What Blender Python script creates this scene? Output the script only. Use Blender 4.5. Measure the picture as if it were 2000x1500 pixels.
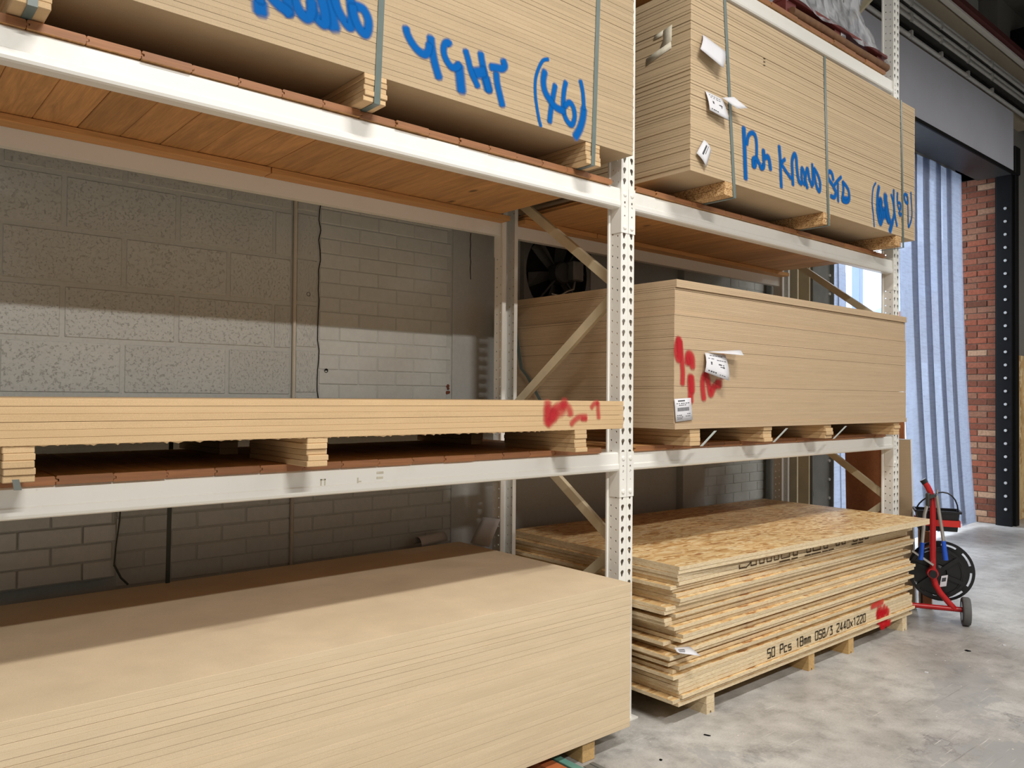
import bpy, bmesh, math, random
from mathutils import Vector, Matrix

# ------------------------------------------------------------------ scene, camera, light
for o in list(bpy.data.objects):
    bpy.data.objects.remove(o)
scene = bpy.context.scene
COL = scene.collection
R = random.Random(7)

# camera (world: x along the racking, y into the back wall, z up; origin = foot of the middle front post)
yaw, pit, rol = math.radians(40.6359), math.radians(0.943), math.radians(0.4901)
F = Vector((math.sin(yaw) * math.cos(pit), math.cos(yaw) * math.cos(pit), math.sin(pit)))
RT = Vector((math.cos(yaw), -math.sin(yaw), 0))
UP = RT.cross(F)
rt2 = RT * math.cos(rol) + UP * math.sin(rol)
up2 = UP * math.cos(rol) - RT * math.sin(rol)
cam_d = bpy.data.cameras.new('camera')
cam = bpy.data.objects.new('camera', cam_d)
COL.objects.link(cam)
M = Matrix((rt2, up2, -F)).transposed().to_4x4()
M.translation = Vector((-2.7788, -2.4269, 1.4753))
cam.matrix_world = M
cam_d.sensor_fit = 'HORIZONTAL'
cam_d.sensor_width = 36
cam_d.lens = 36 * 1547.85 / 2000
cam_d.clip_start = 0.05
cam_d.clip_end = 200
scene.camera = cam

scene.view_settings.view_transform = 'Standard'
scene.view_settings.look = 'None'
scene.view_settings.gamma = 1
scene.view_settings.use_curve_mapping = False
scene.view_settings.exposure = -0.6
scene.cycles.use_denoising = True
scene.cycles.max_bounces = 8
scene.cycles.diffuse_bounces = 4
scene.cycles.transparent_max_bounces = 24
scene.cycles.adaptive_threshold = .02
scene.cycles.caustics_reflective = False
scene.cycles.caustics_refractive = False
scene.cycles.sample_clamp_indirect = 6

# overcast daylight outside the loading door
world = bpy.data.worlds.new('sky')
scene.world = world
world.use_nodes = True
wn = world.node_tree.nodes
wn['Background'].inputs[0].default_value = (0.77, 0.87, 1.0, 1)
wn['Background'].inputs[1].default_value = 8.5

# suspended LED battens over the aisle: (x, y, watts)
LAMPS = [(-1.1, -2.55, 255), (2.9, -2.55, 70), (6.9, -2.55, 120), (-5.1, -2.55, 40),
         (-1.9, -6.0, 620), (2.6, -6.0, 130), (6.6, -6.0, 210), (-6.0, -6.0, 45)]
LAMP_Z = 5.0

# ------------------------------------------------------------------ helpers
def world_of(o):
    w = o.matrix_basis.copy()
    if o.parent:
        w = world_of(o.parent) @ o.matrix_parent_inverse @ w
    return w

def link(o, parent=None):
    """parts are modelled in world coordinates; the parent's own placement is undone once here"""
    COL.objects.link(o)
    if parent is not None:
        o.parent = parent
        o.matrix_parent_inverse = world_of(parent).inverted()
    return o

def tag(o, label=None, cat=None, group=None, kind=None):
    if label: o['label'] = label
    if cat: o['category'] = cat
    if group: o['group'] = group
    if kind: o['kind'] = kind
    return o

def empty(name, loc=(0, 0, 0), rz=0.0):
    o = bpy.data.objects.new(name, None)
    o.empty_display_size = 0.1
    o.location = loc
    o.rotation_euler = (0, 0, rz)
    COL.objects.link(o)
    return o

class MB:
    """collects vertices and faces; build() links them as one mesh object"""
    def __init__(s):
        s.v = []; s.f = []; s.m = []; s.sm = []; s.mi = 0; s.s = False
    def add(s, verts, faces):
        b = len(s.v)
        s.v += [tuple(q) for q in verts]
        for f in faces:
            s.f.append(tuple(b + i for i in f)); s.m.append(s.mi); s.sm.append(s.s)
        return s
    def box(s, x0, x1, y0, y1, z0, z1, c=0.0):
        if c <= 0:
            v = [(x, y, z) for x in (x0, x1) for y in (y0, y1) for z in (z0, z1)]
            return s.add(v, [(0, 1, 3, 2), (4, 6, 7, 5), (0, 4, 5, 1), (2, 3, 7, 6), (0, 2, 6, 4), (1, 5, 7, 3)])
        v = []; idx = {}
        for ix, (x, sx) in enumerate(((x0, 1), (x1, -1))):
            for iy, (y, sy) in enumerate(((y0, 1), (y1, -1))):
                for iz, (z, sz) in enumerate(((z0, 1), (z1, -1))):
                    for k in range(3):
                        idx[(ix, iy, iz, k)] = len(v)
                        v.append((x + (sx * c if k != 0 else 0), y + (sy * c if k != 1 else 0), z + (sz * c if k != 2 else 0)))
        g = lambda a, b, d, k: idx[(a, b, d, k)]
        f = []
        f.append((g(0,0,0,0), g(0,0,1,0), g(0,1,1,0), g(0,1,0,0))); f.append((g(1,0,0,0), g(1,1,0,0), g(1,1,1,0), g(1,0,1,0)))
        f.append((g(0,0,0,1), g(1,0,0,1), g(1,0,1,1), g(0,0,1,1))); f.append((g(0,1,0,1), g(0,1,1,1), g(1,1,1,1), g(1,1,0,1)))
        f.append((g(0,0,0,2), g(0,1,0,2), g(1,1,0,2), g(1,0,0,2))); f.append((g(0,0,1,2), g(1,0,1,2), g(1,1,1,2), g(0,1,1,2)))
        for a in (0, 1):
            for b in (0, 1):
                f.append((g(a,b,0,0), g(a,b,0,1), g(a,b,1,1), g(a,b,1,0)))
                f.append((g(a,0,b,0), g(a,0,b,2), g(a,1,b,2), g(a,1,b,0)))
                f.append((g(0,a,b,1), g(0,a,b,2), g(1,a,b,2), g(1,a,b,1)))
                for d in (0, 1):
                    f.append((g(a,b,d,0), g(a,b,d,1), g(a,b,d,2)))
        return s.add(v, f)
    def prism(s, poly, axis, a, b):
        """extrude a polygon; axis 'x': poly=(y,z), 'y': (x,z), 'z': (x,y)"""
        def P(q, t):
            return (t, q[0], q[1]) if axis == 'x' else (q[0], t, q[1]) if axis == 'y' else (q[0], q[1], t)
        n = len(poly)
        v = [P(q, a) for q in poly] + [P(q, b) for q in poly]
        f = [(i, (i + 1) % n, n + (i + 1) % n, n + i) for i in range(n)]
        return s.add(v, f + [tuple(range(n))[::-1], tuple(range(n, 2 * n))])
    def bar(s, p, q, w, h, up=(0, 0, 1)):
        p, q = Vector(p), Vector(q); d = (q - p).normalized()
        r = d.cross(Vector(up)).normalized(); u = r.cross(d)
        v = [t + r * (a * w / 2) + u * (b * h / 2) for t in (p, q) for a, b in ((-1, -1), (1, -1), (1, 1), (-1, 1))]
        return s.add(v, [(0, 3, 2, 1), (4, 5, 6, 7), (0, 1, 5, 4), (1, 2, 6, 5), (2, 3, 7, 6), (3, 0, 4, 7)])
    def tube(s, pts, r, n=12, caps=True, closed=False):
        pts = [Vector(q) for q in pts]; m = len(pts); rows = []; prev = None; old = s.s; s.s = True
        for i, q in enumerate(pts):
            if closed: d = pts[(i + 1) % m] - pts[i - 1]
            else: d = pts[min(i + 1, m - 1)] - pts[max(i - 1, 0)]
            d.normalize()
            if prev is None:
                a = Vector((0, 0, 1)) if abs(d.z) < .9 else Vector((1, 0, 0))
                e = d.cross(a).normalized()
            else:
                e = (prev - d * prev.dot(d)).normalized()
            prev = e; b = d.cross(e); rr = r[i] if isinstance(r, (list, tuple)) else r
            rows.append([q + (e * math.cos(t) + b * math.sin(t)) * rr for t in [2 * math.pi * k / n for k in range(n)]])
        v = [w for row in rows for w in row]; f = []
        for i in range(m if closed else m - 1):
            j = (i + 1) % m
            for k in range(n):
                f.append((i * n + k, i * n + (k + 1) % n, j * n + (k + 1) % n, j * n + k))
        s.add(v, f); s.s = old
        if caps and not closed:
            s.add(rows[0], [tuple(range(n))[::-1]]); s.add(rows[-1], [tuple(range(n))])
        return s
    def lathe(s, prof, c, axis, n=32, smooth=False):
        """prof: (radius, along) pairs turned around an axis vector through c"""
        c, ax = Vector(c), Vector(axis).normalized()
        a = ax.cross(Vector((0, 0, 1)))
        a = a.normalized() if a.length > .1 else Vector((1, 0, 0))
        b = ax.cross(a); m = len(prof); v = []
        for k in range(n):
            t = 2 * math.pi * k / n
            d = a * math.cos(t) + b * math.sin(t)
            v += [c + d * rr + ax * h for rr, h in prof]
        f = []
        for k in range(n):
            j = (k + 1) % n
            for i in range(m - 1):
                f.append((k * m + i, k * m + i + 1, j * m + i + 1, j * m + i))
        old = s.s; s.s = smooth; s.add(v, f); s.s = old
        return s
    def xform(s, mat):
        s.v = [tuple(mat @ Vector(q)) for q in s.v]
        return s
    def mesh(s, name, mats):
        me = bpy.data.meshes.new(name)
        me.from_pydata(s.v, [], s.f)
        for m_ in (mats if isinstance(mats, (list, tuple)) else [mats]):
            me.materials.append(m_)
        me.polygons.foreach_set('material_index', s.m)
        me.polygons.foreach_set('use_smooth', s.sm)
        me.update()
        return me
    def build(s, name, mats, parent=None, recalc=False):
        me = s.mesh(name, mats)
        if recalc:
            bm = bmesh.new(); bm.from_mesh(me); bmesh.ops.recalc_face_normals(bm, faces=bm.faces); bm.to_mesh(me); bm.free()
        return link(bpy.data.objects.new(name, me), parent)

def inst(name, me, loc=(0, 0, 0), rz=0.0, parent=None):
    o = bpy.data.objects.new(name, me)
    o.location = loc
    o.rotation_euler = (0, 0, rz)
    return link(o, parent)

# ------------------------------------------------------------------ materials
def S(r, g, b):
    f = lambda c: (c / 255 / 12.92) if c / 255 <= .04045 else ((c / 255 + .055) / 1.055) ** 2.4
    return (f(r), f(g), f(b), 1)

class NT:
    """small node helper around one material"""
    def __init__(s, name):
        s.m = bpy.data.materials.new(name); s.m.use_nodes = True
        s.t = s.m.node_tree; s.n = s.t.nodes; s.b = s.n['Principled BSDF']; s.out = s.n['Material Output']
        s.co = None
    def new(s, typ, **kw):
        n = s.n.new(typ)
        for k, v in kw.items(): setattr(n, k, v)
        return n
    def l(s, a, b): s.t.links.new(a, b)
    def coord(s, scale=(1, 1, 1), rot=(0, 0, 0), gen='Object'):
        if s.co is None: s.co = s.new('ShaderNodeTexCoord')
        mp = s.new('ShaderNodeMapping')
        mp.inputs['Scale'].default_value = scale; mp.inputs['Rotation'].default_value = rot
        s.l(s.co.outputs[gen], mp.inputs['Vector'])
        return mp.outputs[0]
    def rnd(s):
        return s.new('ShaderNodeObjectInfo').outputs['Random']
    def shifted(s, vec, k=17.0):
        """moves the pattern per object so repeats differ"""
        cm = s.new('ShaderNodeCombineXYZ'); mu = s.new('ShaderNodeMath', operation='MULTIPLY')
        s.l(s.rnd(), mu.inputs[0]); mu.inputs[1].default_value = k
        for i in range(3): s.l(mu.outputs[0], cm.inputs[i])
        ad = s.new('ShaderNodeVectorMath', operation='ADD'); s.l(vec, ad.inputs[0]); s.l(cm.outputs[0], ad.inputs[1])
        return ad.outputs[0]
    def noise(s, vec, scale, detail=4, rough=.55, dist=0.0):
        n = s.new('ShaderNodeTexNoise'); s.l(vec, n.inputs['Vector'])
        n.inputs['Scale'].default_value = scale; n.inputs['Detail'].default_value = detail
        n.inputs['Roughness'].default_value = rough; n.inputs['Distortion'].default_value = dist
        return n.outputs['Fac']
    def voro(s, vec, scale, feat='F1', out='Distance'):
        n = s.new('ShaderNodeTexVoronoi', feature=feat); s.l(vec, n.inputs['Vector']); n.inputs['Scale'].default_value = scale
        return n.outputs[out]
    def ramp(s, fac, stops, interp='LINEAR'):
        n = s.new('ShaderNodeValToRGB'); n.color_ramp.interpolation = interp
        e = n.color_ramp.elements
        while len(e) < len(stops): e.new(.5)
        for i, (p, c) in enumerate(stops):
            e[i].position = p; e[i].color = c if len(c) == 4 else (*c, 1)
        s.l(fac, n.inputs[0])
        return n.outputs[0]
    def mix(s, fac, a, b, mode='MIX'):
        n = s.new('ShaderNodeMix', data_type='RGBA', blend_type=mode)
        for sock, val in ((n.inputs[0], fac), (n.inputs[6], a), (n.inputs[7], b)):
            if isinstance(val, (int, float)): sock.default_value = val
            elif isinstance(val, tuple): sock.default_value = val
            else: s.l(val, sock)
        return n.outputs[2]
    def math(s, op, a, b=0.0, clamp=False):
        n = s.new('ShaderNodeMath', operation=op, use_clamp=clamp)
        for i, val in enumerate((a, b)):
            if isinstance(val, (int, float)): n.inputs[i].default_value = val
            else: s.l(val, n.inputs[i])
        return n.outputs[0]
    def bump(s, h, strength=.3, dist=.01):
        n = s.new('ShaderNodeBump'); n.inputs['Strength'].default_value = strength; n.inputs['Distance'].default_value = dist
        s.l(h, n.inputs['Height']); s.l(n.outputs[0], s.b.inputs['Normal'])
    def done(s, color=None, rough=.6, metal=0.0, spec=None):
        if color is not None:
            if isinstance(color, tuple): s.b.inputs['Base Color'].default_value = color
            else: s.l(color, s.b.inputs['Base Color'])
        if isinstance(rough, (int, float)): s.b.inputs['Roughness'].default_value = rough
        else: s.l(rough, s.b.inputs['Roughness'])
        s.b.inputs['Metallic'].default_value = metal
        if spec is not None: s.b.inputs['Specular IOR Level'].default_value = spec
        return s.m

def gray(v): return (v, v, v, 1)

def plain(name, c, rough=.5, var=.12, scale=18, metal=0.0, bump=0.0, rnd=0.0, spec=None):
    """one colour with a faint mottling"""
    t = NT(name); n = t.noise(t.coord(), scale, 5)
    col = t.mix(1.0, c, t.ramp(n, [(.25, gray(1 - var)), (.75, gray(1 + var * .4))]), 'MULTIPLY')
    if rnd:
        col = t.mix(1.0, col, t.ramp(t.rnd(), [(0, gray(1 - rnd)), (1, gray(1 + rnd))]), 'MULTIPLY')
    if bump: t.bump(n, bump, .004)
    return t.done(col, rough, metal, spec)

def mdf(name, c, rnd=.06, rough=.75, spec=.3):
    t = NT(name)
    v = t.shifted(t.coord())
    fine = t.noise(v, 420, 3, .7)
    vs = t.shifted(t.coord((1.5, 1.5, 160)))
    streak = t.noise(vs, 3.0, 4, .6)
    big = t.noise(v, 2.6, 4, .6)
    col = t.mix(1.0, c, t.ramp(fine, [(.3, gray(.88)), (.7, gray(1.08))]), 'MULTIPLY')
    col = t.mix(1.0, col, t.ramp(streak, [(.3, gray(.93)), (.7, gray(1.06))]), 'MULTIPLY')
    col = t.mix(1.0, col, t.ramp(big, [(.35, (.95, .94, .92, 1)), (.7, (1.03, 1.03, 1.03, 1))]), 'MULTIPLY')
    col = t.mix(1.0, col, t.ramp(t.rnd(), [(0, gray(1 - rnd)), (1, gray(1 + rnd * .6))]), 'MULTIPLY')
    t.bump(fine, .12, .002)
    return t.done(col, rough, spec=spec)

def pine(name, c, axis='y', dark=.55, rnd=.12, knots=True):
    t = NT(name)
    sc = {'y': (9, .9, 9), 'x': (.9, 9, 9)}[axis]
    v = t.shifted(t.coord(sc))
    g = t.noise(v, 2.2, 6, .62, 1.2)
    fine = t.noise(t.shifted(t.coord({'y': (60, 2, 60), 'x': (2, 60, 60)}[axis])), 3, 3, .6)
    col = t.mix(t.ramp(g, [(.36, gray(0)), (.62, gray(1))]), tuple(k * dark for k in c[:3]) + (1,), c)
    col = t.mix(1.0, col, t.ramp(fine, [(.3, gray(.82)), (.7, gray(1.1))]), 'MULTIPLY')
    if knots:
        kv = t.shifted(t.coord({'y': (4.5, 2.2, .2), 'x': (2.2, 4.5, .2)}[axis]))
        kd = t.voro(kv, 1.15)
        col = t.mix(t.ramp(kd, [(.045, gray(1)), (.1, gray(0))]), col, tuple(k * .28 for k in c[:3]) + (1,))
    col = t.mix(1.0, col, t.ramp(t.rnd(), [(0, gray(1 - rnd)), (1, gray(1 + rnd))]), 'MULTIPLY')
    t.bump(fine, .15, .003)
    return t.done(col, .6)

MAT = {}
MAT['mdf'] = mdf('mdf_board', S(193, 171, 140))
MAT['mdf_upper'] = mdf('mdf_upper_board', S(182, 161, 131))
MAT['mdf_pale'] = mdf('mdf_pale_board', S(212, 192, 162), .035)
MAT['mdf_gold'] = mdf('mdf_golden_board', S(203, 173, 133), .03)
MAT['mdf_thin'] = mdf('mdf_thin_board', S(193, 168, 137), .04, .5, .5)
MAT['mdf_strip'] = mdf('mdf_strip', S(204, 174, 134), .14)
MAT['plank'] = pine('pine_plank', S(208, 156, 100), 'y', .74)
MAT['plank_end'] = pine('pine_end_grain', S(158, 106, 68), 'x', .8, .1, False)
MAT['batten'] = pine('pine_batten', S(214, 160, 100), 'x', .82)
MAT['bearer'] = pine('pine_bearer', S(205, 168, 112), 'y', .8, .08, False)
MAT['ply_brown'] = pine('brown_plywood', S(172, 108, 68), 'x', .85, .05, False)

def white_rack():
    t = NT('white_rack_paint'); v = t.coord()
    n = t.noise(v, 3.5, 6, .65); f = t.noise(v, 60, 3, .6)
    col = t.mix(t.ramp(n, [(.55, gray(0)), (.8, gray(.35))]), S(234, 233, 228), S(205, 200, 188))
    col = t.mix(t.ramp(f, [(.70, gray(0)), (.78, gray(.3))]), col, S(180, 174, 162))
    t.bump(f, .05, .002)
    return t.done(col, t.ramp(n, [(.3, gray(.28)), (.8, gray(.5))]), spec=.5)
MAT['rack'] = white_rack()
MAT['rack_cream'] = plain('cream_rack_paint', S(206, 192, 162), .4, .15, 9)

def osb_face():
    t = NT('osb_face'); base = t.coord()
    wob = t.noise(base, 9, 3)
    cols = []
    for i, (rz, sc, seed) in enumerate(((.2, (11, 52, 1), 0), (-.65, (10, 48, 1), 3), (1.2, (11, 55, 1), 7))):
        mp = t.coord(sc, (0, 0, rz))
        cl = t.voro(mp, 1.0 + .13 * i, 'F1', 'Color')
        sx = t.new('ShaderNodeSeparateColor'); t.l(cl, sx.inputs[0])
        cols.append(t.ramp(sx.outputs[0], [(0, S(176, 128, 74)), (.15, S(208, 164, 106)), (.45, S(228, 192, 136)), (.8, S(240, 212, 160)), (.97, S(246, 226, 182)), (1, S(168, 112, 62))]))
    m1 = t.noise(t.coord((1, 1, 1)), 16, 2, .5)
    m2 = t.noise(t.coord((1.3, .8, 1)), 12, 2, .5)
    col = t.mix(t.ramp(m1, [(.46, gray(0)), (.54, gray(1))]), cols[0], cols[1])
    col = t.mix(t.ramp(m2, [(.5, gray(0)), (.57, gray(1))]), col, cols[2])
    dk = t.noise(t.coord((30, 90, 1), (0, 0, -.2)), 1.6, 2, .5)
    col = t.mix(t.ramp(dk, [(.72, gray(0)), (.76, gray(.6))]), col, S(122, 76, 42))
    big = t.noise(base, 2.2, 3)
    col = t.mix(1.0, col, t.ramp(big, [(.35, gray(.84)), (.7, gray(1.06))]), 'MULTIPLY')
    t.bump(m1, .2, .003)
    return t.done(col, .42, spec=.45)

def osb_edge():
    t = NT('osb_edge')
    v = t.shifted(t.coord((26, 26, 330)))
    a = t.noise(v, 1.6, 4, .65)
    b = t.noise(t.shifted(t.coord((70, 70, 420)), 9), 1.5, 3, .6)
    col = t.ramp(a, [(.26, S(176, 142, 100)), (.40, S(218, 194, 154)), (.58, S(234, 216, 182)), (.75, S(243, 231, 206))])
    col = t.mix(t.ramp(b, [(.66, gray(0)), (.74, gray(.8))]), col, S(98, 66, 38))
    col = t.mix(1.0, col, t.ramp(t.rnd(), [(0, gray(.8)), (1, gray(1.08))]), 'MULTIPLY')
    t.bump(a, .35, .004)
    return t.done(col, .8)
MAT['osb_face'] = osb_face()
MAT['osb_edge'] = osb_edge()
def chip():
    t = NT('chipboard'); v = t.shifted(t.coord())
    a = t.voro(v, 260, 'F1', 'Color'); sx = t.new('ShaderNodeSeparateColor'); t.l(a, sx.inputs[0])
    col = t.ramp(sx.outputs[1], [(0, S(120, 84, 48)), (.35, S(186, 144, 94)), (1, S(222, 188, 140))])
    return t.done(col, .85)
MAT['chip'] = chip()

def wall_paint(name, c, pit, scale=1.0, rough=.42):
    t = NT(name); v = t.coord(gen='Object')
    vs = t.shifted(v, 31)
    big = t.noise(vs, 1.4, 4, .6)
    f = t.noise(vs, 70 * scale, 5, .7)
    pv = t.noise(vs, 75 * scale, 5, .8)
    holes = t.ramp(pv, [(.56, gray(1)), (.66, gray(0))])
    h = t.mix(.25, holes, f)
    col = t.mix(1.0, c, t.ramp(big, [(.3, gray(.93)), (.7, gray(1.04))]), 'MULTIPLY')
    col = t.mix(1.0, col, t.ramp(f, [(.35, gray(.95)), (.6, gray(1.02))]), 'MULTIPLY')
    t.bump(h, pit, .006)
    return t.done(col, rough, spec=.5)
MAT['block'] = wall_paint('painted_block', S(190, 192, 188), .6)
MAT['pbrick'] = wall_paint('painted_brick', S(196, 198, 194), .16, .5, .3)
MAT['pmortar'] = wall_paint('painted_mortar', S(186, 188, 184), .35, 1.0, .5)
MAT['pwall'] = wall_paint('painted_wall', S(184, 186, 184), .12, .6, .28)
MAT['hall'] = wall_paint('hall_wall', S(128, 126, 122), .2)

def floor_mat():
    t = NT('concrete_floor'); v = t.coord()
    a = t.noise(v, .9, 7, .62); b = t.noise(v, 7.0, 7, .72); f = t.noise(v, 120, 3, .6); c = t.noise(v, 2.6, 6, .7, .5)
    col = t.ramp(a, [(.36, S(146, 143, 138)), (.5, S(172, 169, 165)), (.64, S(190, 188, 184))])
    col = t.mix(1.0, col, t.ramp(b, [(.34, gray(.74)), (.48, gray(.98)), (.66, gray(1.12))]), 'MULTIPLY')
    col = t.mix(1.0, col, t.ramp(c, [(.38, gray(.86)), (.52, gray(1.0)), (.65, gray(1.06))]), 'MULTIPLY')
    col = t.mix(1.0, col, t.ramp(f, [(.3, gray(.9)), (.7, gray(1.08))]), 'MULTIPLY')
    # smooth grey repair patch with a ragged edge in front of the right-hand bay, smaller ones elsewhere
    dn = t.new('ShaderNodeVectorMath', operation='DISTANCE'); t.l(t.coord((.8, 1.25, 1)), dn.inputs[0]); dn.inputs[1].default_value = (.62, -1.98, 0)
    rag = t.noise(v, 3.2, 6, .7)
    d = t.math('ADD', dn.outputs['Value'], t.math('MULTIPLY', t.math('SUBTRACT', rag, .5), 1.6))
    pm = t.ramp(d, [(.60, gray(1)), (.625, gray(0))])
    col = t.mix(t.math('MULTIPLY', pm, .8), col, S(150, 150, 149))
    rim = t.ramp(d, [(.60, gray(0)), (.63, gray(1)), (.70, gray(.25)), (.8, gray(0))])
    col = t.mix(t.math('MULTIPLY', rim, t.ramp(c, [(.45, gray(0)), (.6, gray(.75))])), col, S(108, 106, 106))
    p = t.noise(t.coord((1, 1.2, 1), (0, 0, .5)), .8, 6, .68, .6)
    col = t.mix(t.ramp(p, [(.60, gray(0)), (.615, gray(.5))]), col, S(150, 151, 153))
    # dark stains, pale scuffs and scratches
    d2 = t.noise(t.coord((1, 1, 1), (0, 0, 1.1)), 2.4, 7, .75, .3)
    col = t.mix(t.ramp(d2, [(.57, gray(0)), (.68, gray(.5))]), col, S(104, 100, 97))
    for rz, sc, sd in ((.75, (2.6, 120, 1), 1.0), (.2, (2.9, 150, 1), 1.2), (-.45, (3.2, 110, 1), .9)):
        w = t.noise(t.coord(sc, (0, 0, rz)), sd, 2, .5)
        msk = t.noise(t.coord((1.1, 1.1, 1), (0, 0, rz + .4)), 2.0, 3, .5)
        k = t.math('MULTIPLY', t.ramp(w, [(.67, gray(0)), (.73, gray(.7))]), t.ramp(msk, [(.53, gray(0)), (.62, gray(1))]))
        col = t.mix(k, col, S(226, 224, 218))
    dk = t.noise(t.coord((1.4, 60, 1), (0, 0, -.9)), 1.0, 3, .5)
    mk = t.noise(t.coord((1.3, 1.3, 1)), 1.7, 3, .5)
    col = t.mix(t.math('MULTIPLY', t.ramp(dk, [(.66, gray(0)), (.72, gray(.6))]), t.ramp(mk, [(.5, gray(0)), (.6, gray(1))])), col, S(110, 106, 102))
    sp = t.voro(v, 11)
    col = t.mix(t.ramp(sp, [(.035, gray(.9)), (.05, gray(0))]), col, S(228, 226, 220))
    t.bump(b, .15, .004)
    return t.done(col, t.ramp(a, [(.3, gray(.34)), (.7, gray(.5))]), spec=.5)
MAT['floor'] = floor_mat()

def red_brick():
    t = NT('red_brick'); v = t.shifted(t.coord())
    n = t.noise(v, 40, 5, .7)
    col = t.ramp(t.rnd(), [(0, S(104, 66, 52)), (.25, S(124, 74, 58)), (.5, S(146, 84, 64)), (.72, S(132, 88, 70)), (.9, S(140, 100, 80)), (.97, S(166, 130, 104)), (1, S(172, 138, 112))])
    col = t.mix(1.0, col, t.ramp(n, [(.3, gray(.5)), (.7, gray(.85))]), 'MULTIPLY')
    t.bump(n, .5, .005)
    return t.done(col, .9, spec=.08)
MAT['brick'] = red_brick()
def far_brick():
    t = NT('far_brick'); b = t.new('ShaderNodeTexBrick'); t.l(t.coord((1, 1, 1), (math.pi / 2, 0, 0)), b.inputs['Vector'])
    b.inputs['Color1'].default_value = S(134, 70, 52); b.inputs['Color2'].default_value = S(112, 58, 44); b.inputs['Mortar'].default_value = S(120, 100, 88)
    b.inputs['Scale'].default_value = 4.4; b.inputs['Mortar Size'].default_value = .02
    return t.done(b.outputs[0], .9)
MAT['far_brick'] = far_brick()
MAT['mortar'] = plain('brick_mortar', S(104, 90, 78), .9, .3, 30, bump=.4, spec=.08)

MAT['steel'] = plain('grey_steel', S(128, 128, 124), .45, .25, 6, .35)
MAT['galv'] = plain('galvanised_steel', S(214, 214, 212), .28, .15, 12, .35)
MAT['hood'] = plain('grey_shutter_hood', S(186, 188, 200), .55, .06, 3)
MAT['beige'] = plain('beige_panel', S(178, 166, 146), .6, .1, 4)
MAT['black'] = plain('black_steel', S(18, 18, 19), .6, .3, 10, spec=.15)
MAT['black_plastic'] = plain('black_plastic', S(22, 22, 24), .35, .2, 20)
MAT['dark_metal'] = plain('dark_fan_metal', S(60, 60, 58), .5, .2, 12)
MAT['rubber'] = plain('grey_rubber', S(92, 92, 92), .8, .15, 40)
MAT['red'] = plain('red_paint', S(184, 30, 34), .3, .18, 14)
MAT['red_band'] = plain('red_plastic', S(205, 44, 38), .4, .1, 14)
MAT['blue'] = plain('blue_grip', S(28, 84, 196), .4, .08, 20)
MAT['alu'] = plain('aluminium', S(190, 188, 184), .32, .12, 20, .7)
MAT['chrome'] = plain('chrome', S(210, 210, 212), .15, .05, 20, .9)
MAT['strap'] = plain('green_strap', S(90, 104, 100), .4, .12, 30)
MAT['strap_dark'] = plain('dark_green_strap', S(44, 52, 40), .45, .15, 30)
MAT['strap_pale'] = plain('pale_strap', S(196, 204, 200), .35, .1, 30)
MAT['paper'] = plain('white_paper', S(214, 214, 220), .6, .03, 8)
MAT['paper_worn'] = plain('worn_paper', S(206, 200, 182), .55, .2, 40)
MAT['ink'] = plain('print_ink', S(60, 60, 66), .6, .1, 30)
MAT['card'] = plain('grey_card', S(190, 184, 180), .6, .08, 8)
MAT['maroon_steel'] = plain('maroon_steel', S(96, 50, 48), .6, .2, 8)
MAT['maroon'] = pine('maroon_pallet', S(120, 52, 48), 'x', .7, .1, False)
MAT['brown_roll'] = plain('brown_edge_board', S(122, 88, 62), .8, .25, 30, bump=.4)
MAT['dark_goods'] = plain('dark_goods', S(52, 54, 60), .5, .3, 5)
MAT['concrete'] = plain('concrete_soffit', S(98, 97, 92), .9, .25, 3, bump=.2)
MAT['render'] = plain('white_render', S(240, 240, 238), .9, .04, 2)
MAT['fascia'] = plain('blue_grey_fascia', S(120, 136, 170), .6, .08, 4)
MAT['paving'] = plain('yard_paving', S(160, 160, 160), .8, .2, 4, bump=.2)
MAT['teal'] = plain('teal_painted_timber', S(92, 140, 128), .6, .2, 12)
MAT['rust'] = pine('orange_timber', S(186, 104, 58), 'x', .7, .1, False)
MAT['conduit'] = plain('painted_conduit', S(196, 188, 174), .4, .1, 14)

def pvc():
    t = NT('pvc_strip'); v = t.coord((1, 1, .25))
    n = t.noise(t.shifted(v), 3.0, 4, .6); f = t.noise(t.shifted(t.coord((4, 4, 26))), 2.0, 4, .7)
    col = t.mix(t.ramp(f, [(.45, gray(0)), (.75, gray(.5))]), S(188, 192, 202), S(150, 152, 158))
    tr = t.new('ShaderNodeBsdfTranslucent'); t.l(col, tr.inputs[0])
    tp = t.new('ShaderNodeBsdfTransparent'); tp.inputs[0].default_value = S(214, 220, 230)
    t.done(col, .22, spec=.5)
    m1 = t.new('ShaderNodeMixShader'); m1.inputs[0].default_value = .62
    t.l(t.b.outputs[0], m1.inputs[1]); t.l(tr.outputs[0], m1.inputs[2])
    m2 = t.new('ShaderNodeMixShader'); t.l(t.ramp(n, [(.35, gray(.12)), (.75, gray(.4))]), m2.inputs[0])
    t.l(m1.outputs[0], m2.inputs[1]); t.l(tp.outputs[0], m2.inputs[2])
    t.l(m2.outputs[0], t.out.inputs[0])
    return t.m
MAT['pvc'] = pvc()

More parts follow.
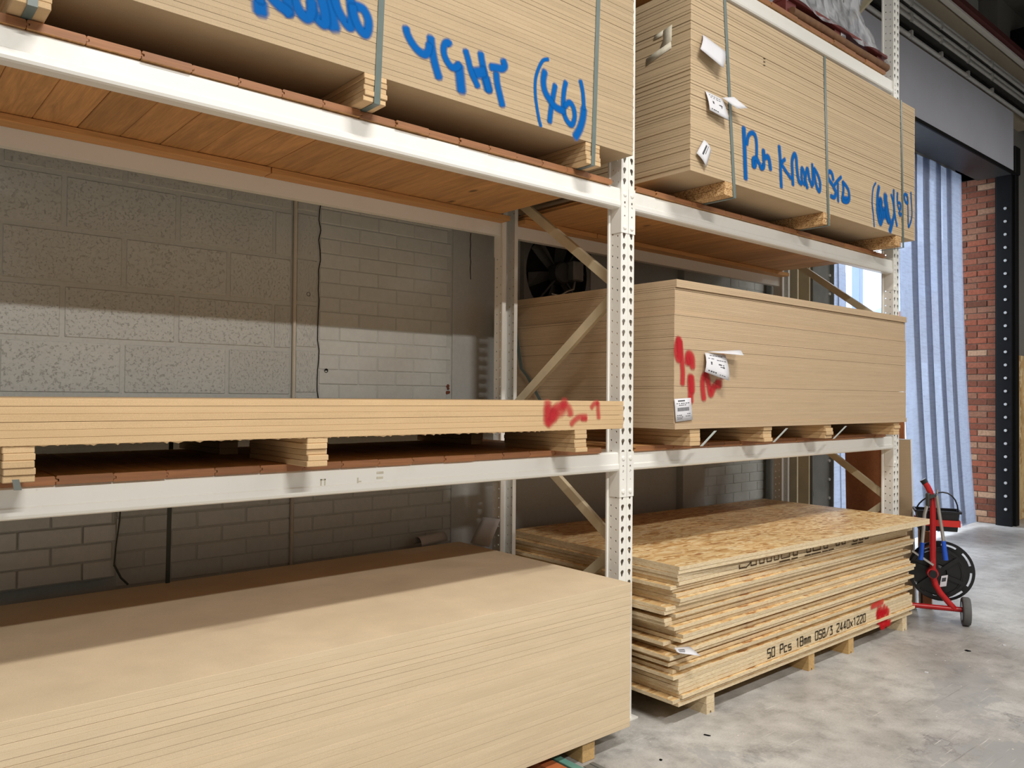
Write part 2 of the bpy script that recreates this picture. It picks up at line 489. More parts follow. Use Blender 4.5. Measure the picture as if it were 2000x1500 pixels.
def wrap():
    t = NT('stretch_film'); v = t.coord((1, 1, .6))
    n = t.noise(v, 5, 3, .5, .6)
    f = t.noise(t.coord((1, 1, .7), (0, .5, 0)), 11, 2, .5, .8)
    t.bump(t.math('ADD', n, t.math('MULTIPLY', f, .3)), .5, .06)
    t.done(S(226, 229, 236), .07, spec=1.0)
    tp = t.new('ShaderNodeBsdfTransparent'); tp.inputs[0].default_value = (.9, .91, .94, 1)
    m = t.new('ShaderNodeMixShader'); t.l(t.ramp(f, [(.35, gray(.75)), (.65, gray(.25))]), m.inputs[0])
    t.l(t.b.outputs[0], m.inputs[1]); t.l(tp.outputs[0], m.inputs[2]); t.l(m.outputs[0], t.out.inputs[0])
    return t.m
MAT['wrap'] = wrap()

def spray(name, c, dens=.95):
    t = NT(name)
    a = t.new('ShaderNodeAttribute', attribute_name='cover')
    n = t.noise(t.coord(), 90, 3, .6)
    fac = t.math('MULTIPLY', a.outputs['Fac'], t.ramp(n, [(.25, gray(.9)), (.6, gray(1))]))
    fac = t.math('MULTIPLY', fac, dens)
    t.done(t.mix(n, c, tuple(k * .86 for k in c[:3]) + (1,)), .7, spec=.08)
    tp = t.new('ShaderNodeBsdfTransparent'); m = t.new('ShaderNodeMixShader')
    t.l(fac, m.inputs[0]); t.l(tp.outputs[0], m.inputs[1]); t.l(t.b.outputs[0], m.inputs[2]); t.l(m.outputs[0], t.out.inputs[0])
    return t.m
MAT['spray_blue'] = spray('blue_spray', S(0, 94, 172), 1.0)
MAT['spray_red'] = spray('red_spray', S(196, 46, 54), .8)
MAT['spray_faint'] = spray('faint_red_spray', S(200, 52, 60), .62)
MAT['spray_scarlet'] = spray('scarlet_spray', S(216, 30, 42), .72)
MAT['stencil'] = spray('black_stencil', S(20, 18, 18), .95)
MAT['stencil_brown'] = spray('faded_stencil', S(52, 36, 26), .85)

# ------------------------------------------------------------------ the setting
def structure(o): return tag(o, kind='structure')

WY = 1.2                      # inner face of the back wall
DX0, DX1, DZ = 3.76, 7.85, 4.2  # loading door opening

floor = MB().box(-7, 13, -9.2, 1.32, -.15, 0).build('floor', MAT['floor'])
tag(floor, 'worn grey concrete floor with pale scuffs and dark stains', kind='structure')
yard = MB().box(-2, 40, 1.32, 34, -.2, -.01).build('ground', MAT['paving'])
tag(yard, 'grey paved yard outside the loading door', kind='structure')

wb = MB()
wb.box(-7, DX0, WY - .001, WY + .3, 0, 6.4)
wb.box(DX0, DX1, WY + .004, WY + .3, DZ, 6.4)
wall_back = wb.build('wall_back', MAT['pmortar'])
tag(wall_back, 'grey painted block and brick wall behind the racking', kind='structure')
wall_right_of_door = MB().box(DX1 + .02, 13, 1.0, 1.5, 0, 6.4).build('wall_doorside', MAT['hall'])
tag(wall_right_of_door, 'plain grey wall to the right of the loading door', kind='structure')
tag(MB().box(-7, 13, -9.2, 1.5, 6.4, 6.6).build('ceiling', MAT['concrete']), 'grey concrete ceiling of the warehouse', kind='structure')
tag(MB().box(-7.2, -7, -9.2, 1.5, 0, 6.4).build('wall_left', MAT['hall']), 'far grey end wall of the warehouse', kind='structure')
tag(MB().box(13, 13.2, -9.2, 1.5, 0, 6.4).build('wall_right', MAT['hall']), 'far grey end wall beyond the loading door', kind='structure')
tag(MB().box(-7.2, 13.2, -9.4, -9.2, 0, 6.4).build('wall_front', MAT['hall']), 'grey wall on the far side of the aisle', kind='structure')
# soffit beam high above the door
tag(MB().box(3.0, 13, -.9, -.55, 5.95, 6.4, .01).build('trim_1', MAT['concrete']), 'downstand concrete beam under the ceiling', kind='structure')
tag(MB().box(8.3, 8.6, -9.0, 1.0, 5.7, 6.1, .01).build('trim_2', MAT['black']), 'dark steel beam under the ceiling', kind='structure')

# painted concrete blocks (440 x 215) upper left, each its own piece
blk = MB().box(0, .438, 0, .03, 0, .213, .007).mesh('block', MAT['block'])
def block(x, z, w=.438, h=.213):
    o = inst('block', blk, (x, WY - .0045, z), 0, wall_back)
    o.scale = (w / .438, 1, h / .213)
    return o
for k in range(-2, 6):
    z = 1.4755 + .2245 * k
    x1 = -1.087
    xs = [-1.846, -1.398] if k % 2 == 0 else [-2.075, -1.627, -1.178]
    xs = [xs[0] - .448 * j for j in (3, 2, 1)] + xs + [x1]
    for a, b in zip(xs[:-1], xs[1:]):
        if z > 1.1 and b - a > .05:
            block(a + .005, z, b - a - .01)
    if z > 1.1: block(-1.062, z + .01, .108)
# painted bricks (215 x 65): patch right of the pipe, the low zone, and the white wall by the door
pbk = MB().box(0, .215, 0, .03, 0, .066, .0035).mesh('brick', MAT['pbrick'])
def pbricks(x0, x1, z0, z1, y=WY - .0045, jit=.0012, parent=wall_back):
    k = 0; z = z0
    while z + .066 <= z1 + .001:
        x = x0 - (.1125 if k % 2 else 0)
        while x < x1 - .02:
            a, b = max(x, x0), min(x + .215, x1)
            if b - a > .03:
                o = inst('brick', pbk, (a, y + R.uniform(-jit, jit), z), 0, parent)
                o.scale = ((b - a + .005) / .215, 1, .0695 / .066)
            x += .225
        z += .0735; k += 1
pbricks(-.938, -.135, 1.385, 2.55)
pbricks(-1.86, -.1, .66, 1.16, jit=.001)
pbricks(2.2, 3.3, .66, 1.22)
pbricks(2.6, 3.3, 2.0, 2.6)
# lower left: brick thickening that stands proud of the wall
pad = MB().box(-3.4, -1.88, 1.13, WY, .715, 1.2, .004).build('wall_thickening', MAT['pmortar'])
tag(pad, 'whitish brick thickening low on the left wall', kind='structure')
pbricks(-2.9, -1.884, .722, 1.2, 1.122, .002, pad)
# smooth painted bays behind the right-hand rack
rec = MB().box(-.12, 1.92, WY - .012, WY + .004, 0, 3.2, .003)
rec.box(1.92, 2.18, WY - .07, WY + .004, 0, 3.2, .004)
tag(rec.build('wall_recess', MAT['pwall']), 'smooth grey painted wall bay holding the extractor fan', kind='structure')

# vertical conduit on the wall
pipe = MB().tube([(-1.076, WY - .012, z) for z in (.6, 1.2, 1.8, 2.4, 3.1)], .0095, 10)
cp = pipe.build('conduit_pipe', MAT['conduit'])
tag(cp, 'thin cream conduit running up the block wall', 'pipe')
cp2 = MB().tube([(3.1, WY - .05, 0), (3.1, WY - .05, 3.2)], .035, 14).build('drain_pipe', MAT['steel'])
tag(cp2, 'grey vertical pipe on the white brick wall near the door', 'pipe')
# loose white cable by the door
cab = MB().tube([(3.36, 1.12, 1.35), (3.37, 1.11, 1.15), (3.40, 1.10, 1.07), (3.375, 1.1, .98), (3.33, 1.1, .9), (3.33, 1.1, .74), (3.34, 1.1, .5)], .011, 8)
tag(cab.build('cable', MAT['conduit']), 'pale cable hanging on the wall by the left door guide', 'cable')

# brick jamb of the loading door: every brick its own piece
jamb = MB().box(DX1 + .012, DX1 + .32, 1.0, 1.62, 0, 4.5).build('wall_jamb', MAT['mortar'])
tag(jamb, 'red brick jamb at the right side of the loading door', kind='structure')
rb = MB().box(0, .02, 0, .215, 0, .066, .004).mesh('brick', MAT['brick'])
k = 0; z = .004
while z < 4.42:
    segs = [(1.0, 1.215), (1.225, 1.44), (1.45, 1.615)] if k % 2 == 0 else [(1.0, 1.105), (1.115, 1.33), (1.34, 1.555), (1.565, 1.615)]
    for a, b in segs:
        o = inst('brick', rb, (DX1 + R.uniform(-.003, .003), a, z), 0, jamb)
        o.scale = (1, (b - a) / .215, 1)
    z += .075; k += 1

# shutter guides
gl = empty('shutter_guide', (3.58, 1.0, 0))
tag(gl, 'grey steel shutter guide plate with bolt holes left of the door', 'door guide')
def ring_plate(mb, cells, P):
    """cells: (u0,u1,v0,v1,[hole outline]) laid out on a surface P(u,v)"""
    for u0, u1, v0, v1, hole in cells:
        if not hole:
            mb.add([P(u0, v0), P(u1, v0), P(u1, v1), P(u0, v1)], [(0, 1, 2, 3)]); continue
        cu = sum(h[0] for h in hole) / len(hole); cv = sum(h[1] for h in hole) / len(hole)
        n = len(hole); outer = []
        for h in hole:
            du, dv = h[0] - cu, h[1] - cv
            t = 1e9
            if du > 1e-9: t = min(t, (u1 - cu) / du)
            if du < -1e-9: t = min(t, (u0 - cu) / du)
            if dv > 1e-9: t = min(t, (v1 - cv) / dv)
            if dv < -1e-9: t = min(t, (v0 - cv) / dv)
            outer.append((cu + du * t, cv + dv * t))
        # snap the nearest outer point to each corner so the cell stays rectangular
        for c in ((u0, v0), (u1, v0), (u1, v1), (u0, v1)):
            i = min(range(n), key=lambda j: (outer[j][0] - c[0]) ** 2 + (outer[j][1] - c[1]) ** 2)
            outer[i] = c
        vs = [P(*o_) for o_ in outer] + [P(*h) for h in hole]
        mb.add(vs, [(i, (i + 1) % n, n + (i + 1) % n, n + i) for i in range(n)])
def circ(cu, cv, r, n=12, sv=1.0):
    return [(cu + r * math.cos(2 * math.pi * (i + .5) / n), cv + r * sv * math.sin(2 * math.pi * (i + .5) / n)) for i in range(n)]
g = MB()
cells = []
for i in range(9):
    v = .1 + i * .48
    cells += [(3.43, 3.53, v - .1, v + .38, circ(3.48, v + .1, .022, 12, 1.3)), (3.53, 3.77, v - .1, v + .38, None)]
ring_plate(g, cells, lambda u, v: (u, .985, v))
g.box(3.77, 3.78, .95, 1.2, 0, 4.32); g.box(3.42, 3.43, .95, 1.2, 0, 4.32); g.box(3.44, 3.76, 1.1, 1.19, 0, 4.3)
g.build('guide_plate', MAT['steel'], gl)
for i in range(26): MB().lathe([(0, -.012), (.012, -.012), (.014, 0)], (3.775 - .02, .984, .15 + i * .16), (0, 1, 0), 8).build('bolt', MAT['galv'], gl)
tr = MB().box(3.395, 3.415, .97, 1.19, 0, 4.3).box(3.26, 3.28, 1.0, 1.19, 0, 4.3)
tr.build('edge_trim', MAT['rack_cream'], gl)
gr = empty('shutter_guide', (7.85, .93, 0))
tag(gr, 'black steel shutter guide with a line of bright bolts beside the red brick', 'door guide')
MB().box(7.78, 7.87, .97, 1.0, 0, 4.3).box(7.76, 7.80, .82, .98, 0, 4.3, .003).box(7.84, 7.95, .80, .99, 0, 4.3, .003).build('guide_channel', MAT['black'], gr)
MB().box(7.815, 7.835, .84, .86, 0, 4.3).build('guide_slot', MAT['steel'], gr)
for i in range(24): MB().lathe([(0, .012), (.016, .012), (.018, 0)], (7.76, .885, .2 + i * .155), (-1, 0, 0), 8).build('bolt', MAT['galv'], gr)
MB().box(7.97, 8.06, .86, .99, 0, 2.15, .004).build('door_stop', MAT['galv'], gr)
pp = MB().box(8.08, 9.3, .955, .985, 0, 2.05, .003).build('plywood_panel', MAT['osb_face'])
tag(pp, 'upright tan wood panel at the right edge beside the black guide', 'panel')

# roller shutter hood and rails over the door
sh = empty('shutter_hood', (5.8, .8, 4.17))
tag(sh, 'grey roller shutter hood with metal rails above the loading door', 'shutter')
MB().box(3.4, 7.78, .8, 1.19, 4.17, 4.9, .012).build('hood_panel', MAT['hood'], sh)
MB().box(3.4, 7.78, .785, .81, 4.15, 4.19, .004).build('bottom_rail', MAT['black'], sh)
MB().box(3.8, 7.78, .81, 1.19, 4.16, 4.172).build('underside', MAT['dark_metal'], sh)
MB().box(3.4, 8.6, .86, 1.19, 4.9, 5.62).build('back_panel', MAT['beige'], sh)
for z, r, m in ((4.935, .022, 'galv'), (4.985, .014, 'black'), (5.10, .026, 'galv'), (5.16, .02, 'galv'), (5.245, .03, 'galv'), (5.3, .016, 'galv')):
    MB().tube([(3.4, .8, z), (9.2, .8, z)], r, 10).build('rail', MAT[m], sh)
for zz in (5.02, 5.2):
    MB().box(3.4, 9.2, .79, .86, zz, zz + .05).build('cable_tray', MAT['dark_metal'], sh)
for x in (4.9, 5.6, 6.3, 7.0):
    for z in (4.94, 5.1, 5.245): MB().box(x, x + .03, .765, .80, z - .035, z + .035).build('clip', MAT['galv'], sh)
MB().box(3.4, 10, .83, 1.0, 5.32, 5.53, .004).build('beige_band', MAT['beige'], sh)
MB().box(3.4, 10, .78, .84, 5.56, 5.585).build('flange', MAT['rack'], sh)
MB().box(3.4, 10, .74, .84, 5.6, 5.66).build('top_angle', MAT['maroon_steel'], sh)
# hood end bracket
MB().box(7.78, 7.95, .78, 1.0, 4.17, 4.5, .01).build('end_bracket', MAT['black'], sh)
tag(MB().box(DX0, DX1, 1.19, 1.62, DZ, DZ + .12).build('trim_3', MAT['dark_metal']), 'dark lintel over the loading door', kind='structure')

# hanging strip curtains
def strips(name, label, spec):
    t = empty(name, (spec[0][0], 1.24, DZ)); tag(t, label, 'curtain', 'strip curtains in the loading door')
    rod = MB().bar((spec[0][0] - .15, 1.27, DZ - .015), (spec[-1][0] + .3, 1.27, DZ - .015), .05, .03)
    rod.build('hanger', MAT['galv'], t)
    for i, (x, w, lean, yb, ph, z0) in enumerate(spec):
        vs = []; fs = []; nu, nv = 7, 16
        for j in range(nv + 1):
            f = j / nv
            for q in range(nu + 1):
                u = q / nu - .5
                fold = (.004 + .008 * abs(math.sin(ph * 3.1))) * math.cos(u * 3.2 + ph) * (.6 + .6 * f) + .004 * math.sin(f * 5 + ph * 2)
                vs.append((x + w / 2 + u * w + lean * f, 1.24 + .009 * (i % 2) + fold + (yb * f * f), DZ - .03 - (DZ - .03 - z0) * f))
        for j in range(nv):
            for q in range(nu):
                a = j * (nu + 1) + q
                fs.append((a, a + 1, a + nu + 2, a + nu + 1))
        m = MB(); m.s = True; m.add(vs, fs)
        o = m.build('strip', MAT['pvc'], t)
        md = o.modifiers.new('thick', 'SOLIDIFY'); md.thickness = .003
strips('strip_curtain', 'bunched translucent strip curtain against the red brick jamb',
       [(5.70 + .31 * i, .46, .02 * i, -.14, i * 1.3, .05 + .02 * (i % 2)) for i in range(5)])
strips('strip_curtain', 'narrow strip curtain beside the left grey door guide',
       [(4.2 + .16 * i, .2, .03 * i, -.05, 1 + i * 2.1, .04) for i in range(2)])

# ------------------------------------------------------------------ outside the door
ob = empty('brick_building', (19, 7.3, 0)); tag(ob, 'red brick building with a blue grey sloping roof edge outside the door', 'building')
MB().prism([(15.6, 0), (30, 0), (30, 7.4), (15.6, 2.85)], 'y', 7.0, 11).build('wall', MAT['far_brick'], ob)
MB().prism([(15.4, 3.15), (15.4, 2.8), (30.2, 7.4), (30.2, 7.75)], 'y', 6.85, 11.2).build('roof_edge', MAT['fascia'], ob)
tag(MB().box(13.5, 32, 6.2, 6.5, 0, 2.45, .02).build('boundary_wall', MAT['render']), 'low white wall in front of the brick building outside', 'wall')
wbld = empty('white_building', (28, 16, 0)); tag(wbld, 'pale rendered building in the bright yard', 'building')
MB().box(20, 60, 16, 22, 0, 9, .02).build('wall', MAT['render'], wbld)
for i in range(4): MB().box(24 + 5 * i, 26 + 5 * i, 15.95, 16.02, 3.2, 5.2).build('window', MAT['fascia'], wbld)
col_o = empty('steel_column', (11.6, 4.5, 0)); tag(col_o, 'pale blue steel column standing outside the door', 'column')
MB().box(11.52, 11.66, 4.45, 4.6, 0, 6, .005).build('shaft', MAT['fascia'], col_o)
MB().box(11.42, 11.76, 4.4, 4.65, 0, .02).build('base_plate', MAT['steel'], col_o)

# hand-sprayed letters as (stroke width, [(x, z), ...]) on the pack fronts, metres
STROKES_UL = [(0.034, [(-1.804, 2.681), (-1.803, 2.662), (-1.801, 2.645)]), (0.022, [(-1.805, 2.697), (-1.804, 2.679)]), (0.026, [(-1.769, 2.709), (-1.760, 2.700), (-1.742, 2.689), (-1.720, 2.681), (-1.707, 2.672)]), (0.026, [(-1.719, 2.726), (-1.716, 2.702), (-1.709, 2.672)]), (0.026, [(-1.693, 2.735), (-1.687, 2.713), (-1.671, 2.689), (-1.648, 2.679), (-1.635, 2.699), (-1.634, 2.729), (-1.640, 2.750)]), (0.026, [(-1.634, 2.733), (-1.626, 2.706), (-1.609, 2.687), (-1.586, 2.680), (-1.588, 2.718), (-1.601, 2.757)]), (0.034, [(-1.563, 2.781), (-1.563, 2.733), (-1.560, 2.701), (-1.553, 2.675)]), (0.024, [(-1.556, 2.783), (-1.541, 2.744), (-1.519, 2.714), (-1.494, 2.698), (-1.489, 2.735), (-1.494, 2.776), (-1.495, 2.800)]), (0.024, [(-1.487, 2.771), (-1.467, 2.775), (-1.445, 2.772), (-1.429, 2.749), (-1.426, 2.721), (-1.436, 2.693), (-1.456, 2.700), (-1.472, 2.722), (-1.482, 2.746), (-1.487, 2.771)]), (0.022, [(-1.277, 2.764), (-1.269, 2.741), (-1.248, 2.715), (-1.222, 2.697), (-1.197, 2.693), (-1.182, 2.709), (-1.178, 2.734)]), (0.024, [(-1.172, 2.762), (-1.167, 2.728), (-1.155, 2.680), (-1.134, 2.626)]), (0.02, [(-1.086, 2.762), (-1.095, 2.766), (-1.109, 2.757), (-1.115, 2.732), (-1.106, 2.705), (-1.082, 2.682), (-1.059, 2.684), (-1.043, 2.700)]), (0.03, [(-1.045, 2.696), (-1.040, 2.659), (-1.032, 2.604)]), (0.02, [(-1.015, 2.760), (-1.003, 2.731), (-0.988, 2.689), (-0.966, 2.656), (-0.956, 2.641)]), (0.022, [(-0.943, 2.771), (-0.935, 2.735), (-0.919, 2.684), (-0.901, 2.638)]), (0.03, [(-0.978, 2.684), (-0.954, 2.694), (-0.925, 2.706)]), (0.03, [(-0.919, 2.684), (-0.904, 2.641)]), (0.022, [(-0.895, 2.732), (-0.870, 2.737), (-0.839, 2.742), (-0.824, 2.758), (-0.834, 2.775)]), (0.022, [(-0.867, 2.716), (-0.861, 2.676), (-0.835, 2.600)]), (0.011, [(-0.594, 2.848), (-0.625, 2.833), (-0.652, 2.785), (-0.665, 2.736), (-0.662, 2.671), (-0.647, 2.605), (-0.633, 2.565)]), (0.022, [(-0.613, 2.794), (-0.621, 2.752), (-0.612, 2.713), (-0.583, 2.683), (-0.548, 2.662), (-0.502, 2.657)]), (0.019, [(-0.555, 2.753), (-0.566, 2.704), (-0.577, 2.651), (-0.585, 2.594)]), (0.018, [(-0.494, 2.782), (-0.505, 2.737), (-0.508, 2.672), (-0.492, 2.629), (-0.459, 2.611), (-0.442, 2.645), (-0.448, 2.683), (-0.472, 2.702), (-0.499, 2.679)]), (0.016, [(-0.408, 2.810), (-0.394, 2.765), (-0.387, 2.697)]), (0.026, [(-0.387, 2.697), (-0.393, 2.653), (-0.411, 2.605), (-0.438, 2.564)])]
STROKES_UR = [(0.03, [(0.664, 2.834), (0.669, 2.766), (0.676, 2.675), (0.682, 2.580)]), (0.022, [(0.692, 2.756), (0.703, 2.799), (0.733, 2.824), (0.764, 2.819), (0.778, 2.781), (0.778, 2.708), (0.767, 2.662), (0.748, 2.661), (0.748, 2.693), (0.778, 2.702), (0.801, 2.685), (0.824, 2.661), (0.847, 2.678), (0.841, 2.721), (0.840, 2.759)]), (0.026, [(0.843, 2.757), (0.852, 2.723), (0.881, 2.733), (0.896, 2.720), (0.910, 2.671)]), (0.03, [(0.756, 2.694), (0.759, 2.660)]), (0.026, [(0.829, 2.674), (0.847, 2.671)]), (0.024, [(0.993, 2.812), (1.002, 2.754), (1.008, 2.677), (1.015, 2.597)]), (0.02, [(1.051, 2.754), (1.011, 2.727)]), (0.02, [(1.008, 2.729), (1.042, 2.703), (1.110, 2.663)]), (0.024, [(1.132, 2.631), (1.125, 2.700), (1.122, 2.759), (1.144, 2.800), (1.163, 2.784), (1.172, 2.722), (1.192, 2.665), (1.224, 2.654)]), (0.022, [(1.230, 2.659), (1.220, 2.701), (1.223, 2.739), (1.243, 2.722), (1.263, 2.678), (1.283, 2.641)]), (0.022, [(1.250, 2.652), (1.279, 2.749), (1.302, 2.699), (1.335, 2.658)]), (0.02, [(1.333, 2.784), (1.338, 2.720), (1.345, 2.670)]), (0.022, [(1.352, 2.764), (1.389, 2.740), (1.420, 2.697), (1.416, 2.648), (1.389, 2.660), (1.365, 2.704), (1.352, 2.757)]), (0.024, [(1.570, 2.739), (1.555, 2.772), (1.527, 2.780), (1.506, 2.762), (1.520, 2.733), (1.570, 2.703), (1.598, 2.673), (1.584, 2.642), (1.542, 2.642)]), (0.02, [(1.664, 2.774), (1.627, 2.749), (1.584, 2.713)]), (0.02, [(1.624, 2.731), (1.624, 2.688), (1.628, 2.624)]), (0.022, [(1.682, 2.749), (1.690, 2.700), (1.679, 2.644), (1.723, 2.637), (1.761, 2.661), (1.753, 2.707), (1.723, 2.731), (1.682, 2.749)]), (0.035, [(1.679, 2.647), (1.753, 2.656)]), (0.012, [(2.103, 2.821), (2.071, 2.786), (2.055, 2.733), (2.055, 2.677), (2.068, 2.626), (2.081, 2.545)]), (0.028, [(2.145, 2.805), (2.126, 2.745), (2.123, 2.670), (2.136, 2.613), (2.165, 2.575), (2.194, 2.622), (2.175, 2.664), (2.155, 2.705)]), (0.045, [(2.132, 2.707), (2.175, 2.720)]), (0.05, [(2.142, 2.655), (2.268, 2.663)]), (0.05, [(2.155, 2.628), (2.254, 2.649)]), (0.045, [(2.234, 2.767), (2.234, 2.730), (2.247, 2.702), (2.254, 2.667), (2.274, 2.634), (2.281, 2.605)]), (0.04, [(2.175, 2.720), (2.168, 2.677)]), (0.03, [(2.247, 2.636), (2.274, 2.607), (2.295, 2.625)]), (0.02, [(2.315, 2.784), (2.342, 2.743), (2.359, 2.690), (2.376, 2.641), (2.397, 2.595)]), (0.02, [(2.352, 2.821), (2.352, 2.750), (2.356, 2.677), (2.342, 2.626)]), (0.035, [(2.335, 2.619), (2.295, 2.546)]), (0.018, [(2.407, 2.812), (2.404, 2.759), (2.418, 2.718), (2.446, 2.710), (2.446, 2.748), (2.418, 2.749)]), (0.03, [(2.432, 2.689), (2.453, 2.674)]), (0.02, [(2.553, 2.819), (2.520, 2.823), (2.506, 2.804), (2.524, 2.773), (2.557, 2.772), (2.553, 2.809)]), (0.014, [(2.553, 2.813), (2.560, 2.741), (2.567, 2.613)]), (0.014, [(2.607, 2.850), (2.615, 2.782), (2.622, 2.704), (2.604, 2.653), (2.571, 2.611)])]
STROKES_MR = [(0.032, [(0.179, 1.751), (0.167, 1.724), (0.163, 1.686), (0.180, 1.655), (0.189, 1.687), (0.187, 1.735), (0.179, 1.749)]), (0.03, [(0.191, 1.739), (0.202, 1.670), (0.211, 1.601), (0.210, 1.542)]), (0.03, [(0.180, 1.735), (0.183, 1.694)]), (0.036, [(0.245, 1.640), (0.248, 1.676), (0.265, 1.680), (0.282, 1.663), (0.285, 1.621)]), (0.036, [(0.253, 1.672), (0.268, 1.641)]), (0.036, [(0.268, 1.580), (0.266, 1.550), (0.272, 1.508), (0.272, 1.460)]), (0.036, [(0.277, 1.578), (0.283, 1.543), (0.283, 1.508)]), (0.034, [(0.375, 1.473), (0.365, 1.530), (0.368, 1.573), (0.392, 1.588), (0.410, 1.552), (0.428, 1.499), (0.446, 1.517), (0.459, 1.539)]), (0.042, [(0.474, 1.546), (0.508, 1.547)]), (0.034, [(0.529, 1.683), (0.539, 1.643), (0.542, 1.614), (0.526, 1.591), (0.517, 1.613), (0.526, 1.643)]), (0.034, [(0.520, 1.657), (0.517, 1.591)])]
STROKES_ML = [(0.03, [(-0.639, 1.457), (-0.639, 1.415), (-0.641, 1.370)]), (0.04, [(-0.635, 1.433), (-0.632, 1.386)]), (0.026, [(-0.638, 1.368), (-0.612, 1.389), (-0.607, 1.418), (-0.587, 1.439), (-0.554, 1.444), (-0.531, 1.438), (-0.518, 1.424), (-0.512, 1.405)]), (0.035, [(-0.612, 1.418), (-0.574, 1.418), (-0.554, 1.433)]), (0.03, [(-0.559, 1.451), (-0.539, 1.455)]), (0.035, [(-0.620, 1.402), (-0.590, 1.400)]), (0.02, [(-0.509, 1.366), (-0.494, 1.380), (-0.465, 1.395), (-0.421, 1.397)]), (0.016, [(-0.448, 1.387), (-0.419, 1.386)]), (0.018, [(-0.392, 1.433), (-0.375, 1.450), (-0.353, 1.455)]), (0.018, [(-0.353, 1.455), (-0.351, 1.423), (-0.347, 1.390)])]
STROKES_RS = [(0.03, [(1.992, 0.232), (2.144, 0.238)]), (0.03, [(2.086, 0.210), (2.076, 0.177)]), (0.03, [(2.119, 0.209), (2.096, 0.174)]), (0.03, [(2.168, 0.208), (2.124, 0.169)]), (0.035, [(2.067, 0.179), (2.222, 0.166)]), (0.035, [(2.067, 0.166), (2.163, 0.158)]), (0.03, [(2.202, 0.191), (2.173, 0.170)]), (0.035, [(2.076, 0.151), (2.096, 0.117)]), (0.03, [(2.144, 0.148), (2.124, 0.121)]), (0.03, [(2.212, 0.145), (2.183, 0.124)]), (0.03, [(2.077, 0.125), (2.202, 0.125)]), (0.03, [(2.115, 0.101), (2.125, 0.082)]), (0.03, [(2.125, 0.086), (2.163, 0.083)]), (0.03, [(2.173, 0.095), (2.232, 0.091)]), (0.03, [(2.105, 0.102), (2.242, 0.098)])]

# ------------------------------------------------------------------ pallet racking
rack = empty('pallet_rack', (0, 0, 0))
tag(rack, 'white perforated steel pallet racking of two bays along the wall', 'racking')
TEAR = [(a * 1.2, b * 1.15) for a, b in [(0, .0115), (.0052, .0105), (.0085, .006), (.0085, .001), (.0062, -.0035), (.0045, -.0085), (.0035, -.0125), (0, -.0145), (-.0035, -.0125), (-.0045, -.0085), (-.0062, -.0035), (-.0085, .001), (-.0085, .006), (-.0052, .0105)]]
def post_mesh(h):
    m = MB(); P = .05; n = int(h / P); f = []; s1 = []; s2 = []
    for i in range(n):
        v = i * P; c = v + P / 2
        for u0, u1, sg in ((-.045, -.004, 1), (.004, .045, -1)):
            cu = (u0 + u1) / 2
            f.append((u0, u1, v, v + P, [(cu + a + sg * b * .12, c + b) for a, b in TEAR]))
        for u0, u1, o in ((.004, .036, -.004), (.036, .066, .006)):
            hole = circ((u0 + u1) / 2, c + o, .0045, 8)
            s1.append((u0, u1, v, v + P, hole)); s2.append((u0, u1, v, v + P, hole))
    ring_plate(m, f, lambda u, v: (u, 0, v))
    ring_plate(m, s1, lambda u, v: (-.045, u, v)); ring_plate(m, s2, lambda u, v: (.045, u, v))
    H = n * P
    for a, b, c in (((-.004, 0), (0, .005), (.004, 0)),):
        m.add([(a[0], a[1], 0), (b[0], b[1], 0), (c[0], c[1], 0), (a[0], a[1], H), (b[0], b[1], H), (c[0], c[1], H)], [(0, 1, 4, 3), (1, 2, 5, 4)])
    for s in (-1, 1):
        m.add([(s * .045, 0, 0), (s * .045, .004, 0), (s * .045, .004, H), (s * .045, 0, H)], [(0, 1, 2, 3)])
        pr = [(.045, .066), (.053, .068), (.053, .076), (.03, .076)]
        for q, r_ in zip(pr[:-1], pr[1:]):
            m.add([(s * q[0], q[1], 0), (s * r_[0], r_[1], 0), (s * r_[0], r_[1], H), (s * q[0], q[1], H)], [(0, 1, 2, 3)])
    m.box(-.07, .07, -.02, .11, 0, .006)
    return m.mesh('upright_post', MAT['rack'])
PM = post_mesh(5.2)
DEPTH = .91
for x in (-2.8, 0, 2.8):
    for y, rz in ((0, 0), (DEPTH, math.pi)):
        o = inst('upright_post', PM, (x, y, 0), rz, rack)
        md = o.modifiers.new('gauge', 'SOLIDIFY'); md.thickness = .0022; md.offset = 0
        if y: o.data.materials  # same sheet section turned round

def channel(name, p, q, w=.045, dp=.025, parent=rack):
    """open C-section brace lying in a plane x = const"""
    p, q = Vector(p), Vector(q); d = (q - p).normalized(); r = Vector((1, 0, 0)); u = d.cross(r)
    m = MB(); t = .002
    sec = [(-dp / 2, -w / 2), (dp / 2, -w / 2), (dp / 2, -w / 2 + t), (-dp / 2 + t, -w / 2 + t), (-dp / 2 + t, w / 2 - t), (dp / 2, w / 2 - t), (dp / 2, w / 2), (-dp / 2, w / 2)]
    n = len(sec)
    v = [e + r * a + u * b for e in (p, q) for a, b in sec]
    f = [(i, (i + 1) % n, n + (i + 1) % n, n + i) for i in range(n)]
    m.add(v, f)
    return m.build(name, MAT['rack_cream'], parent)
for x in (-2.8, 0, 2.8):
    zs = [(.04, .16), (.87, .66), (.04, 1.30 - .52), (.87, 1.36), (.04, 1.985), (.87, 2.60), (.04, 3.22), (.87, 3.85), (.04, 4.45)]
    zs[0:3] = [(.87, .12), (.04, .785)]
    for a, b in zip(zs[:-1], zs[1:]):
        channel('brace', (x, a[0], a[1]), (x, b[0], b[1]))

